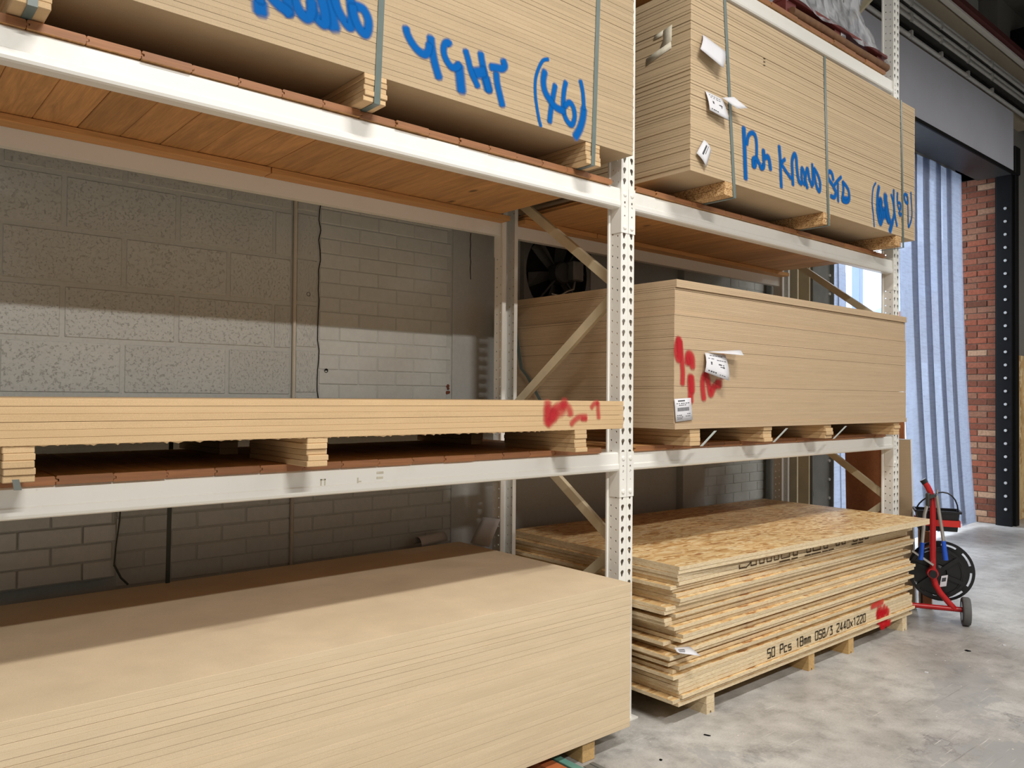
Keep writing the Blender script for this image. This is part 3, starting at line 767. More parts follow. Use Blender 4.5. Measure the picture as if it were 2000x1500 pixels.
# box beams with a pressed step, end connectors hooked on the posts
def beam(x0, x1, z0, z1, front=True):
    h = z1 - z0
    prof = [(0.052, 0), (.012, 0), (.004, .004), (0, .012), (0, .030), (.005, .034), (.005, h - .006), (.011, h), (.052, h)]
    if not front: prof = [(DEPTH - a, b) for a, b in prof][::-1]
    m = MB().prism([(a, z0 + b) for a, b in prof], 'x', x0 + .047, x1 - .047)
    o = m.build('beam', MAT['rack'], rack, True)
    for xc, sgn in ((x0, 1), (x1, -1)):
        c = MB(); yf = -.003 if front else DEPTH + .003
        ua, ub = (xc + .0015, xc + .0475) if sgn > 0 else (xc - .0475, xc - .0015)
        za, zb = z1 - .205, z1 + .002
        cu = (ua + ub) / 2
        hs = [(za, za + .065, None), (za + .065, za + .09, circ(cu, za + .078, .005, 8)), (za + .09, za + .105, None), (za + .105, za + .13, circ(cu, za + .118, .006, 8)), (za + .13, za + .15, circ(cu, za + .14, .005, 8, 1.3)), (za + .15, zb, None)]
        ring_plate(c, [(ua, ub, a, b, hh) for a, b, hh in hs], lambda u, v: (u, yf, v))
        xe = ub if sgn > 0 else ua
        y2 = .056 if front else DEPTH - .056
        c.add([(xe, yf, za), (xe, y2, za), (xe, y2, zb), (xe, yf, zb)], [(0, 1, 2, 3)])
        dirv = (0, -1, 0) if front else (0, 1, 0)
        for zz in (za + .025, zb - .03):
            c.lathe([(.0105, 0), (.0105, .003), (.007, .0055), (0, .006)], (cu, yf, zz), dirv, 12)
        oc = c.build('connector', MAT['rack'], o)
        md = oc.modifiers.new('gauge', 'SOLIDIFY'); md.thickness = .003; md.offset = 0
LEVELS = [(1.14, 1.227), (2.347, 2.44), (3.595, 3.69)]
for z0, z1 in LEVELS:
    for x0, x1 in ((-2.8, 0), (0, 2.8)):
        beam(x0, x1, z0, z1, True); beam(x0, x1, z0, z1, False)

# tongued decking boards on the beams
PW, PT = .143, .024
def plank_mesh():
    w, t = PW - .0015, PT
    prof = [(0.002, 0), (w - .002, 0), (w, .002), (w, .008), (w + .006, .009), (w + .006, .015), (w, .016), (w, t - .003), (w - .003, t), (.003, t), (0, t - .003), (0, .0165), (.007, .0155), (.007, .0085), (0, .0075), (0, .002)]
    m = MB().prism(prof, 'y', 0, .905)
    m.m[-2:] = [1, 1]
    return m.mesh('plank', [MAT['plank'], MAT['plank_end']])
PLM = plank_mesh()
def deck(x0, x1, z, label, joint=None, seed=0):
    t = empty('plank_deck', ((x0 + x1) / 2, .45, z)); tag(t, label, 'shelf deck')
    rr = random.Random(seed); x = x0
    while x + PW <= x1 + .002:
        inst('plank', PLM, (x, -.004 + rr.uniform(-.004, .004), z + rr.uniform(0, .0015)), 0, t)
        x += PW
    segs = [(x0, joint), (joint + .004, x1)] if joint else [(x0, x1)]
    for a, b in segs:
        MB().box(a, b, .775, .856, z - .027, z - .001, .002).build('batten', MAT['batten'], t)
deck(-2.689, -.05, 2.4405, 'brown plank deck under the pack sprayed with 46', -1.384, 1)
deck(.055, 2.745, 2.4405, 'brown plank deck under the pack sprayed with 12m', .62, 2)
deck(-2.745, -.05, 1.2275, 'brown plank deck under the low six-sheet stack', None, 3)
deck(.055, 2.745, 1.2275, 'brown plank deck under the red-sprayed thin MDF stack', None, 4)
deck(.055, 2.745, 3.6905, 'top plank deck carrying the film-wrapped maroon pallet', None, 5)

# ------------------------------------------------------------------ sheets, bearers, straps
def sheet_mesh(name, L, W, T, mats, c=.0004):
    m = MB().box(0, L, 0, W, 0, T, c)
    if isinstance(mats, (list, tuple)):
        m.m = [0 if max(m.v[i][2] for i in f) - min(m.v[i][2] for i in f) < 1e-6 else 1 for f in m.f]
    return m.mesh(name, mats)

def smooth_pts(pts, n=7):
    if len(pts) < 3:
        (x0, z0), (x1, z1) = pts
        return [(x0 + (x1 - x0) * i / 6, z0 + (z1 - z0) * i / 6) for i in range(7)]
    q = [pts[0]] + list(pts) + [pts[-1]]; out = []
    for i in range(1, len(q) - 2):
        p0, p1, p2, p3 = q[i - 1:i + 3]
        for k in range(n):
            t = k / n
            out.append(tuple(.5 * (2 * b + (c - a) * t + (2 * a - 5 * b + 4 * c - d) * t * t + (3 * b - a - 3 * c + d) * t ** 3) for a, b, c, d in zip(p0, p1, p2, p3)))
    return out + [pts[-1]]
def lettering(name, strokes, y, mat, parent=None, soft=.5, raw=False, step=.00006):
    """paint strokes as soft-edged ribbons lying on a face y = const"""
    vs, fs, al = [], [], []
    for si, (w, pts) in enumerate(strokes):
        pl = list(pts) if raw else smooth_pts(pts)
        if raw and len(pl) == 2: pl = [pl[0], ((pl[0][0] + pl[1][0]) / 2, (pl[0][1] + pl[1][1]) / 2), pl[1]]
        yy = y - step * (si + 1)
        d0 = Vector((pl[1][0] - pl[0][0], pl[1][1] - pl[0][1])); d1 = Vector((pl[-1][0] - pl[-2][0], pl[-1][1] - pl[-2][1]))
        if d0.length < 1e-6 or d1.length < 1e-6: continue
        d0.normalize(); d1.normalize()
        rows = [(Vector(pl[0]) - d0 * w * .5, d0, 0.0, .5)] + [(Vector(p), None, 1.0, 1.0) for p in pl] + [(Vector(pl[-1]) + d1 * w * .5, d1, 0.0, .5)]
        for i, (p, d, a, sc) in enumerate(rows):
            if d is None:
                d = rows[min(i + 1, len(rows) - 1)][0] - rows[max(i - 1, 0)][0]
                if d.length < 1e-6: d = Vector((1, 0))
                d = d.normalized()
            nrm = Vector((-d[1], d[0]))
            for off, aa in ((-1 - soft, 0), (-1 + soft * .6, 1), (0, 1), (1 - soft * .6, 1), (1 + soft, 0)):
                q = p + nrm * (off * w * .5 * sc)
                vs.append((q[0], yy - 1.2e-5 * i, q[1])); al.append(a * aa)
        n = len(rows); b = len(vs) - n * 5
        for i in range(n - 1):
            for j in range(4):
                fs.append((b + i * 5 + j, b + i * 5 + j + 1, b + i * 5 + j + 6, b + i * 5 + j + 5))
    me = bpy.data.meshes.new(name); me.from_pydata(vs, [], fs); me.materials.append(mat)
    at = me.attributes.new('cover', 'FLOAT', 'POINT'); at.data.foreach_set('value', al)
    return link(bpy.data.objects.new(name, me), parent)

def strap_loop(x, y0, y1, z0, z1, w, mat, parent, lean=0.0):
    """flat band right round a pack"""
    m = MB(); t = .0012; e = .0015
    a = [(y0 - e, z0 - e), (y1 + e, z0 - e), (y1 + e, z1 + e), (y0 - e, z1 + e)]
    b = [(y0 - e - t, z0 - e - t), (y1 + e + t, z0 - e - t), (y1 + e + t, z1 + e + t), (y0 - e - t, z1 + e + t)]
    X = lambda z, s: x + lean * (z - z0) / (z1 - z0) + s * w / 2
    v = []
    for ring in (a, b):
        for (yy, zz) in ring:
            v += [(X(zz, -1), yy, zz), (X(zz, 1), yy, zz)]
    f = []
    for i in range(4):
        j = (i + 1) % 4
        f += [(8 + 2 * i, 8 + 2 * i + 1, 8 + 2 * j + 1, 8 + 2 * j), (2 * i, 2 * j, 2 * j + 1, 2 * i + 1), (2 * i, 8 + 2 * i, 8 + 2 * j, 2 * j), (2 * i + 1, 2 * j + 1, 8 + 2 * j + 1, 8 + 2 * i + 1)]
    m.add(v, f)
    # crimp seal
    return m.build('strap', mat, parent)

def bearer(name, xc, w, y0, y1, z0, z1, n, mat, parent=None, wob=.002, notch=False):
    """bearer glued from n strips; each strip a piece"""
    root = parent
    h = (z1 - z0) / n
    objs = []
    for i in range(n):
        m = MB()
        dx, dy = R.uniform(-wob, wob), R.uniform(-wob * 1.5, wob * 1.5)
        if notch and i == 0:
            x0, x1 = xc - w / 2, xc + w / 2
            m.prism([(x0, z0), (xc - .008, z0), (xc - .004, z0 + .012), (xc + .004, z0 + .012), (xc + .008, z0), (x1, z0), (x1, z0 + h), (x0, z0 + h)], 'y', y0, y1)
        else:
            m.box(xc - w / 2 + dx, xc + w / 2 + dx, y0 + dy, y1 + dy, z0 + i * h, z0 + (i + 1) * h, .0022)
        objs.append(m.build(name, mat, root))
    return objs

# --- upper left: strapped pack sprayed KRONO LIGHT (46)
ULy, ULz = -.09, 2.563
pack = empty('board_pack', (-1.29, .5, 2.465))
tag(pack, 'strapped MDF board pack sprayed with blue letters and 46', 'board pack')
def joints(n, total, rng, strong, weak):
    """uneven joint widths that add up with the sheets to the pack height"""
    g = [rng.choice(strong) if rng.random() < .22 else rng.choice(weak) for _ in range(n)]
    t = (total - sum(g)) / n; z = 0; out = []
    for q in g:
        out.append((z, t)); z += t + q
    return out
m18 = sheet_mesh('board', 2.44, 1.22, .018, MAT['mdf_upper'])
jr = random.Random(21)
for i, (dz, t) in enumerate(joints(46, 46 * .0184, jr, (.0012, .0018, .0009), (.0002, .0004, .0003))):
    o = inst('board', m18, (-2.51 + R.uniform(-.0015, .0015), ULy + R.uniform(0, .0014), ULz + dz), 0, pack)
    o.scale = (1, 1, t / .018)
for xc in (-2.405, -1.394, -.325):
    for o in bearer('bearer_strip', xc, .088, ULy + .001, 1.11, 2.4695, ULz, 5, MAT['mdf_strip'], pack): pass
for xc in (-2.405, -1.39, -.33): strap_loop(xc, ULy, 1.13, 2.4695, ULz + 46 * .0184, .024, MAT['strap'], pack, .035)

# old sticker residue on the front of the lower left beam
for x0, x1, z0, z1 in ((-1.533, -1.528, 1.172, 1.195), (-1.519, -1.514, 1.172, 1.195), (-1.533, -1.514, 1.191, 1.195), (-1.394, -1.389, 1.172, 1.192), (-1.389, -1.378, 1.176, 1.18), (-1.317, -1.289, 1.2, 1.208), (-1.317, -1.291, 1.182, 1.19)):
    MB().box(x0, x1, .0035, .0056, z0, z1, .0005).build('sticker_residue', MAT['paper_worn'], rack)
UL_W = [(w * 1.25, p) for w, p in STROKES_UL]
for a, b in ((0, 2), (2, 4), (4, 5), (5, 6), (6, 8), (8, 9), (9, 11), (11, 13), (13, 17), (17, 19), (19, 20), (20, 22), (22, 23), (23, 25)):
    lettering('sprayed_letter', UL_W[a:b], ULy - .0012 - .0001 * (a % 3), MAT['spray_blue'], pack)

def nth(n):
    return {1: 'first', 2: 'second', 3: 'third'}.get(n) or '%d%s' % (n, {1: 'st', 2: 'nd', 3: 'rd'}.get(n % 10, 'th') if n // 10 != 1 else 'th')

# --- upper right: strapped pack sprayed 12m KRONO STD (68)(69)
URy, URz = -.18, 2.537
pack2 = empty('board_pack', (1.45, .43, 2.465))
tag(pack2, 'strapped MDF board pack sprayed 12m in blue, papers stapled on its corner', 'board pack')
m12 = sheet_mesh('board', 2.44, 1.22, .0124, MAT['mdf'])
for i, (dz, t) in enumerate(joints(69, .884, random.Random(4), (.0012, .0022, .0016, .003), (.0001, .0003, .0006))):
    o = inst('board', m12, (.23 + R.uniform(-.002, .002), URy + R.uniform(0, .0018), URz + dz), 0, pack2)
    o.scale = (1, 1, t / .0124)
UR_TOP = URz + .884
for xc in (.545, 1.50, 2.43):
    bearer('bearer_strip', xc, .08, URy + .001, 1.02, 2.4695, URz, 2, MAT['chip'], pack2)
for xc, ln in ((.585, -.09), (1.515, -.05), (2.487, -.03)): strap_loop(xc, URy, 1.04, 2.4695, UR_TOP, .024, MAT['strap'], pack2, ln)
for a, b in ((0, 1), (1, 5), (5, 8), (8, 9), (9, 10), (10, 12), (12, 13), (13, 14), (14, 16), (16, 18), (18, 19), (19, 26), (26, 29), (29, 31), (31, 33), (33, 34)):
    if STROKES_UR[a:b]: lettering('sprayed_letter', STROKES_UR[a:b], URy - .0012 - .0001 * (a % 3), MAT['spray_blue'], pack2)

for z_ in (3.235, 3.218, 3.2): lettering('printed_mark', [(.004, [(.84, z_), (.856, z_)])], URy - .0014, MAT['stencil'], pack2, .2, True)

def sheet_of_paper(name, pts, mat, parent=None, lines=(), thick=.0006):
    """bent paper: pts is a grid (rows of 3-D points); lines = ink bars as (u0,u1,v0,v1) on it"""
    nv, nu = len(pts), len(pts[0]); m = MB(); m.s = True
    m.add([p for row in pts for p in row], [(j * nu + i, j * nu + i + 1, (j + 1) * nu + i + 1, (j + 1) * nu + i) for j in range(nv - 1) for i in range(nu - 1)])
    o = m.build(name, mat, parent)
    md = o.modifiers.new('thick', 'SOLIDIFY'); md.thickness = thick; md.offset = 0
    if lines:
        def P(u, v):
            a, b = u * (nu - 1), v * (nv - 1); i, j = min(int(a), nu - 2), min(int(b), nv - 2); a -= i; b -= j
            q = [Vector(pts[j][i]), Vector(pts[j][i + 1]), Vector(pts[j + 1][i]), Vector(pts[j + 1][i + 1])]
            p = q[0] * (1 - a) * (1 - b) + q[1] * a * (1 - b) + q[2] * (1 - a) * b + q[3] * a * b
            nn = (q[1] - q[0]).cross(q[2] - q[0]).normalized()
            if nn.y > 0: nn = -nn
            return p + nn * .0009
        k = MB()
        for u0, u1, v0, v1 in lines:
            k.add([P(u0, v0), P(u1, v0), P(u1, v1), P(u0, v1)], [(0, 1, 2, 3)])
        k.build('print', MAT['ink'], o)
    return o
def quadgrid(a, b, c, d, n=4, f=None):
    """a top-left, b top-right, c bottom-right, d bottom-left -> rows of points; f(u,v) pushes along -y"""
    rows = []
    for j in range(n + 1):
        row = []
        for i in range(n + 1):
            u, v = i / n, j / n
            p = Vector(a) * (1 - u) * (1 - v) + Vector(b) * u * (1 - v) + Vector(c) * u * v + Vector(d) * (1 - u) * v
            if f: p.y -= f(u, v)
            row.append(tuple(p))
        rows.append(row)
    return rows
yv = URy - .003
def writing(u0, u1, v, n, r, h=.035):
    out = []; u = u0
    for i in range(n):
        w = (u1 - u0) / n * r.uniform(.5, .85)
        out.append((u, u + w, v, v + h)); u += (u1 - u0) / n
    return out
pr = random.Random(3)
sheet_of_paper('paper_label', quadgrid((.318, yv, 3.197), (.472, yv - .02, 3.155), (.418, yv - .045, 3.051), (.256, yv - .03, 3.1), 5, lambda u, v: .006 * math.sin(v * 3)), MAT['paper'], pack2)
sheet_of_paper('paper_label', quadgrid((.338, yv, 2.935), (.475, yv, 2.93), (.487, yv - .02, 2.82), (.342, yv - .012, 2.838), 5, lambda u, v: .012 * math.sin(v * 2)), MAT['paper'], pack2,
               writing(.15, .85, .12, 5, pr, .03) + writing(.2, .85, .22, 4, pr, .03) + [(.25, .33, .42, .55), (.6, .8, .45, .5), (.7, .74, .42, .6)] + writing(.12, .5, .84, 4, pr, .05))
sheet_of_paper('paper_label', quadgrid((.47, yv - .003, 2.935), (.53, yv - .03, 2.945), (.6, yv - .06, 2.9), (.535, yv - .045, 2.885), 3), MAT['paper'], pack2)
sheet_of_paper('paper_label', quadgrid((.33, yv, 2.70), (.377, yv - .006, 2.655), (.33, yv - .012, 2.565), (.262, yv - .008, 2.62), 4, lambda u, v: .008 * math.sin(u * 3)), MAT['paper'], pack2,
               [(.3, .42, .15, .75), (.5, .55, .1, .6)])
# torn label on the pack's end face
xe = .2268
sheet_of_paper('torn_label', [[(xe, .085, 3.14), (xe, .03, 3.155), (xe, -.066, 3.176)], [(xe, .086, 3.105), (xe, .0, 3.128), (xe, -.07, 3.143)]], MAT['paper_worn'], pack2,
               writing(.1, .6, .3, 6, pr, .1) + writing(.1, .55, .6, 5, pr, .1) + [(.72, .8, .45, .7)])
sheet_of_paper('torn_label', [[(xe, -.025, 3.245), (xe, -.05, 3.25), (xe, -.072, 3.255)], [(xe, -.02, 3.2), (xe, -.05, 3.2), (xe, -.07, 3.2)], [(xe, .0, 3.165), (xe, -.04, 3.17), (xe, -.07, 3.178)]], MAT['paper_worn'], pack2)
sheet_of_paper('torn_label', [[(xe, .035, 3.235), (xe, -.02, 3.247)], [(xe, .04, 3.215), (xe, -.015, 3.222)]], MAT['paper_worn'], pack2)

# --- middle right: loose stack of thin MDF on bearers, red spray
MRy = -.155
m9 = sheet_mesh('mdf_sheet', 2.44, 1.22, .0089, MAT['mdf_thin'], .0003)
LAB9 = 'thin golden MDF sheet inside the red-sprayed stack on the middle right shelf'
z = 1.3335; n9 = 0
while z < 2.024:
    top = z > 1.985; mid = 1.862 < z <= 1.985
    x0 = .168 if (top or mid) else .15
    y0 = MRy + (.012 if mid else .002 if top else 0) - (.006 if z < 1.36 else 0)
    gap = .0012 if (abs(z - 1.985) < .009 or abs(z - 1.862) < .009 or n9 in (22, 41, 47)) else 0
    z += gap
    s = inst('mdf_sheet', m9, (x0 + R.uniform(-.0005, .0005), y0 + R.uniform(0, .0005), z))
    last = z + .009 >= 2.024
    tag(s, 'topmost thin golden MDF sheet of the red-sprayed stack' if last else LAB9, 'MDF sheet', 'thin MDF sheets on the middle right shelf')
    z += .009; n9 += 1
MR_TOP = z
for i, xc in enumerate((.315, .946, 1.583, 2.475)):
    t = empty('bearer', (xc, .4, 1.252))
    tag(t, ['bearer of glued strips nearest the middle post under the red-sprayed stack', 'second bearer from the middle post under the red-sprayed stack', 'third bearer from the middle post under the red-sprayed stack', 'bearer nearest the right post under the red-sprayed stack'][i], 'bearer', 'bearers under the thin MDF stack')
    bearer('strip', xc, .078, MRy + .004, .98, 1.2525, 1.333, 4, MAT['mdf_strip'], t, .004)
    # cut strap end
    if i < 3:
        c = MB().add([(xc + .03, MRy - .004, 1.25), (xc + .05, MRy - .004, 1.25), (xc + .125 + .01 * i, MRy - .03, 1.322), (xc + .105 + .01 * i, MRy - .03, 1.322)], [(0, 1, 2, 3)])
        o = c.build('strap_end', MAT['strap_pale']); md = o.modifiers.new('thick', 'SOLIDIFY'); md.thickness = .0015
        tag(o, ['pale cut strap end beside the bearer nearest the middle post', 'pale cut strap end beside the second bearer of the red-sprayed stack', 'pale cut strap end beside the third bearer of the red-sprayed stack'][i], 'strap', 'cut strap ends')
o = lettering('spray_lettering', STROKES_MR, MRy - .0022, MAT['spray_red'])
tag(o, 'red sprayed letters on the front of the thin MDF stack', 'lettering')
yv = MRy - .0065
lb = sheet_of_paper('barcode_label', quadgrid((.144, yv, 1.473), (.267, yv, 1.479), (.281, yv - .001, 1.376), (.153, yv - .002, 1.368), 3), MAT['paper'], None,
    [(.2, .62, .08, .13)] + writing(.1, .9, .2, 6, pr, .03) + writing(.25, .7, .28, 4, pr, .03) +
    [(.14 + k * .027, .14 + k * .027 + (.016 if k % 3 else .009), .4, .56) for k in range(26)] + writing(.1, .4, .72, 3, pr, .03) + writing(.1, .45, .8, 4, pr, .03) + writing(.6, .9, .78, 3, pr, .03) + writing(.1, .4, .87, 4, pr, .03) + writing(.7, .9, .68, 2, pr, .03))
tag(lb, 'white barcode label at the lower left corner of the thin MDF stack', 'label')
lb = sheet_of_paper('paper_label', quadgrid((.374, yv, 1.695), (.522, yv - .012, 1.69), (.498, yv - .05, 1.562), (.345, yv - .02, 1.602), 4, lambda u, v: .01 * math.sin(v * 3)), MAT['paper'], None,
    writing(.2, .85, .1, 5, pr, .03) + writing(.1, .4, .25, 2, pr, .03) + writing(.5, .95, .28, 4, pr, .03) + [(.2, .27, .42, .55), (.55, .7, .45, .5), (.62, .82, .55, .58), (.75, .8, .45, .6)] + writing(.12, .5, .84, 4, pr, .06) + writing(.6, .85, .88, 3, pr, .03))
tag(lb, 'white printed paper label over the red letters on the thin MDF stack', 'label')
lb = sheet_of_paper('paper_flap', quadgrid((.385, yv - .002, 1.700), (.627, yv - .03, 1.718), (.585, yv - .075, 1.688), (.5, yv - .05, 1.692), 3), MAT['paper'])
tag(lb, 'folded white paper flap above the printed label on the thin MDF stack', 'label')

# --- middle left: six sheets on bearers
MLy, MLz = -.15, 1.3435
m19 = sheet_mesh('mdf_sheet', 2.44, 1.22, .0193, MAT['mdf_gold'], .0009)
for i in range(6):
    s = inst('mdf_sheet', m19, (-2.63 + R.uniform(-.001, .001), MLy + R.uniform(0, .0012), MLz + i * .0195 + (.0008 if i >= 3 else 0) + (.0004 if i >= 5 else 0)))
    tag(s, ['lowest golden MDF sheet of the low stack, with a chipped bottom edge', 'golden MDF sheet, second from the bottom of the low six-sheet stack', 'golden MDF sheet, third from the bottom of the low six-sheet stack',
            'golden MDF sheet, third from the top of the low six-sheet stack', 'golden MDF sheet, second from the top of the low six-sheet stack', 'top golden MDF sheet of the low six-sheet stack on the left shelf'][i], 'MDF sheet', 'MDF sheets on the middle left shelf')
# torn splinters hanging from the lowest sheet
sp = MB()
for k in range(70):
    x = -2.6 + 2.1 * k / 70 + R.uniform(-.01, .01); d = R.uniform(.001, .005); w = R.uniform(.01, .04)
    sp.add([(x, MLy, MLz + .001), (x + w, MLy, MLz + .001), (x + w * .6, MLy + .003, MLz - d), (x, MLy + .02, MLz + .001), (x + w, MLy + .02, MLz + .001)], [(0, 2, 1), (0, 3, 2), (1, 2, 4), (2, 3, 4)])
o = sp.build('torn_fibres', MAT['mdf_gold']); tag(o, 'torn wood fibres along the bottom edge of the low stack', 'fibres', kind='stuff')
for i, xc in enumerate((-2.425, -1.622, -.448)):
    t = empty('bearer', (xc, .3, 1.252))
    tag(t, ['bearer of glued strips at the left end of the low six-sheet stack', 'middle bearer under the low six-sheet stack', 'bearer under the red mark of the low six-sheet stack'][i], 'bearer', 'bearers under the low stack')
    bearer('strip', xc, .07, MLy + .003, .3, 1.2525, MLz, 5, MAT['mdf_strip'], t, .003)
    t2 = empty('bearer', (xc - .03, .7, 1.252))
    tag(t2, ['short rear bearer behind the left end bearer of the low stack', 'short rear bearer behind the middle bearer of the low stack', 'short rear bearer behind the bearer under the red mark'][i], 'bearer', 'bearers under the low stack')
    bearer('strip', xc - .03, .07, .5, .95, 1.2525, MLz, 4, MAT['mdf_strip'], t2, .003)
o = lettering('spray_lettering', STROKES_ML, MLy - .0012, MAT['spray_faint'], None, .8)
tag(o, 'faint red sprayed scribble on the low six-sheet stack', 'lettering')
c = MB().add([(-2.44, MLy - .004, 1.262), (-2.425, MLy - .004, 1.262), (-2.42, MLy - .012, 1.236), (-2.437, MLy - .012, 1.237)], [(0, 1, 2, 3)])
o = c.build('strap_end', MAT['strap_dark']); md = o.modifiers.new('thick', 'SOLIDIFY'); md.thickness = .0015
tag(o, 'dark green strap end under the leftmost bearer of the low stack', 'strap', 'cut strap ends')

# --- bottom left: pale MDF stack on the floor
LLy, LLz = -.197, .085
m18p = sheet_mesh('mdf_sheet', 2.44, 1.22, .01815, MAT['mdf_pale'], .0006)
for i, (dz, t) in enumerate(joints(33, .6055, random.Random(9), (.0008, .0012), (.0001, .0002, .0003))):
    s = inst('mdf_sheet', m18p, (-2.63 + R.uniform(-.0015, .0015) + (.003 if i > 22 else 0), LLy + R.uniform(0, .0014), LLz + dz))
    s.scale = (1, 1, t / .01815)
    tag(s, 'topmost pale MDF sheet of the big floor stack, lit in front and shaded behind' if i == 32 else 'bottom pale MDF sheet of the big floor stack' if i == 0 else 'pale MDF sheet, %s from the bottom of the big floor stack' % nth(i + 1), 'MDF sheet', 'pale MDF sheets of the floor stack')
LL_TOP = LLz + .6055
for i, xc in enumerate((-.42, -1.4, -2.3)):
    o = MB().box(xc - .036, xc + .036, LLy + .02, 1.0, .0, LLz, .002).build('floor_bearer', MAT['bearer'])
    tag(o, ['square timber bearer under the right end of the big pale MDF stack', 'middle timber bearer under the big pale MDF stack', 'left timber bearer under the big pale MDF stack'][i], 'bearer', 'timber bearers under the big stack')
o = MB().box(-.66, -.595, -.36, .9, 0.0, .045, .002).build('loose_timber', MAT['rust']); o.rotation_euler = (0, 0, 0)
tag(o, 'orange brown timber length poking out under the big pale stack', 'timber')
o = MB().box(-.59, -.555, -.42, .95, 0.0, .05, .002).build('loose_timber', MAT['teal'])
tag(o, 'teal painted timber length poking out under the big pale stack', 'timber')
o = MB().box(-.82, -.73, -.34, .8, 0.0, .02, .002).build('loose_timber', MAT['steel'])
tag(o, 'flat grey bar lying under the big pale stack', 'timber')
o = MB().box(-.44, -.42, -.75, -.2, 0, .006, .001).box(-.475, -.44, -.72, -.2, 0, .003).build('floor_strip', MAT['steel'])
tag(o, 'grey metal strip on the floor at the foot of the timber bearer', 'floor strip')

# --- bottom right: OSB stack
OSz = .09
mos = sheet_mesh('osb_sheet', 2.44, 1.22, .0166, [MAT['osb_face'], MAT['osb_edge']], .0004)
offs = [(.13, 0), (.095, .004), (.145, -.012), (.13, 0), (.128, .0015), (.13, .001), (.13, .0005), (.095, .001), (.115, .022), (.135, -.004), (.09, .02), (.1, .016), (.075, .004),
        (.137, -.004), (.12, .014), (.08, .026), (.13, -.006), (.134, -.004), (.125, .004), (.1, .004), (.075, .016), (.07, .02), (.12, .004), (.055, .014), (.06, .016), (.13, -.006), (.12, -.001), (.125, .002), (.115, .012), (.09, .016), (.128, -.001), (.12, .0), (.115, .0)]
zz = OSz
for i, (dx, dy) in enumerate(offs):
    s = inst('osb_sheet', mos, (dx + R.uniform(-.004, .004), -.205 + (dy * 1.5 + R.uniform(-.011, .011) if 8 < i < 29 else dy), zz), math.radians(R.uniform(-.12, .12)) if 9 < i < 28 else 0)
    tag(s, 'bottom OSB sheet resting on the floor bearers' if i == 0 else 'OSB sheet, %s from the bottom of the uneven OSB stack' % nth(i + 1), 'OSB sheet', 'OSB sheets of the floor stack')
    zz += .01785 + (.0012 if i in (2, 8, 12, 15, 22, 27) else 0)
for k in range(2):
    s = inst('osb_sheet', mos, (.118 + .002 * k, -.213 + .003 * (1 - k), zz + .0172 * k), math.radians(-2.55 + .1 * k))
    tag(s, 'topmost OSB sheet, skewed so its corner juts out to the right' if k else 'OSB sheet just under the skewed top sheet', 'OSB sheet', 'OSB sheets of the floor stack')
for i, xc in enumerate((.378, 1.303, 1.751, 2.469)):
    t = empty('floor_bearer', (xc, .4, 0))
    tag(t, ['OSB strip bearer nearest the middle post under the OSB stack', 'second floor bearer from the middle post under the OSB stack', 'third floor bearer from the middle post under the OSB stack', 'floor bearer nearest the right post under the OSB stack'][i], 'bearer', 'floor bearers under the OSB stack')
    bearer('strip', xc, .062, -.2, .98, 0, OSz, 2 if i == 0 else 1 if i < 3 else 2, MAT['osb_edge'] if i in (0, 3) else MAT['bearer'], t, .002, True)

# stencilled print on the OSB edge
G = {'0': [[(0, 0), (0, 6), (3, 6), (3, 0), (0, 0)]], '1': [[(.3, 5), (1.7, 6), (1.7, 0)]], '2': [[(0, 5), (0, 6), (3, 6), (3, 3.5), (0, 1), (0, 0), (3, 0)]],
     '3': [[(0, 6), (3, 6), (1.2, 3.5), (3, 3), (3, 0), (0, 0)]], '4': [[(2, 0), (2, 6), (0, 1.6), (3, 1.6)]], '5': [[(3, 6), (0, 6), (0, 3.4), (3, 3.4), (3, 0), (0, 0)]],
     '8': [[(0, 0), (0, 6), (3, 6), (3, 0), (0, 0)], [(0, 3.1), (3, 3.1)]], 'P': [[(0, 0), (0, 6), (3, 6), (3, 2.8), (0, 2.8)]], 'c': [[(3, 4), (0, 4), (0, 0), (3, 0)]],
     's': [[(3, 4), (0, 4), (0, 2.1), (3, 2), (3, 0), (0, 0)]], 'm': [[(0, 0), (0, 4), (3, 4), (3, 0)], [(1.5, 4), (1.5, 0)]], 'O': [[(0, 0), (0, 6), (3, 6), (3, 0), (0, 0)]],
     'S': [[(3, 5), (3, 6), (0, 6), (0, 3.2), (3, 3), (3, 0), (0, 0), (0, 1)]], 'B': [[(0, 0), (0, 6), (2.6, 6), (2.6, 3.1), (3, 3), (3, 0), (0, 0)], [(0, 3.1), (2.6, 3.1)]],
     '/': [[(0, 0), (3, 6)]], 'x': [[(0, 0), (3, 4)], [(0, 4), (3, 0)]]}
txt = '50 Pcs 18mm OSB/3 2440x1220'
sl = empty('stencil_lettering', (1.39, -.207, .158)); tag(sl, 'black stencilled size print on the OSB stack edge', 'lettering')
for i, ch in enumerate(txt):
    st = []
    for pl in G.get(ch, []):
        for a, b in zip(pl[:-1], pl[1:]):
            st.append((.0062, [(.855 + i * .0398 + a[0] * .0088, .158 + a[1] * .0076), (.855 + i * .0398 + b[0] * .0088, .158 + b[1] * .0076)]))
    if st: lettering('letter', st, -.2072, MAT['stencil'], sl, .2, True, .00001)
o = lettering('spray_lettering', STROKES_RS, -.2085, MAT['spray_scarlet'])
tag(o, 'scarlet spray scribble at the right end of the OSB stack edge', 'lettering')
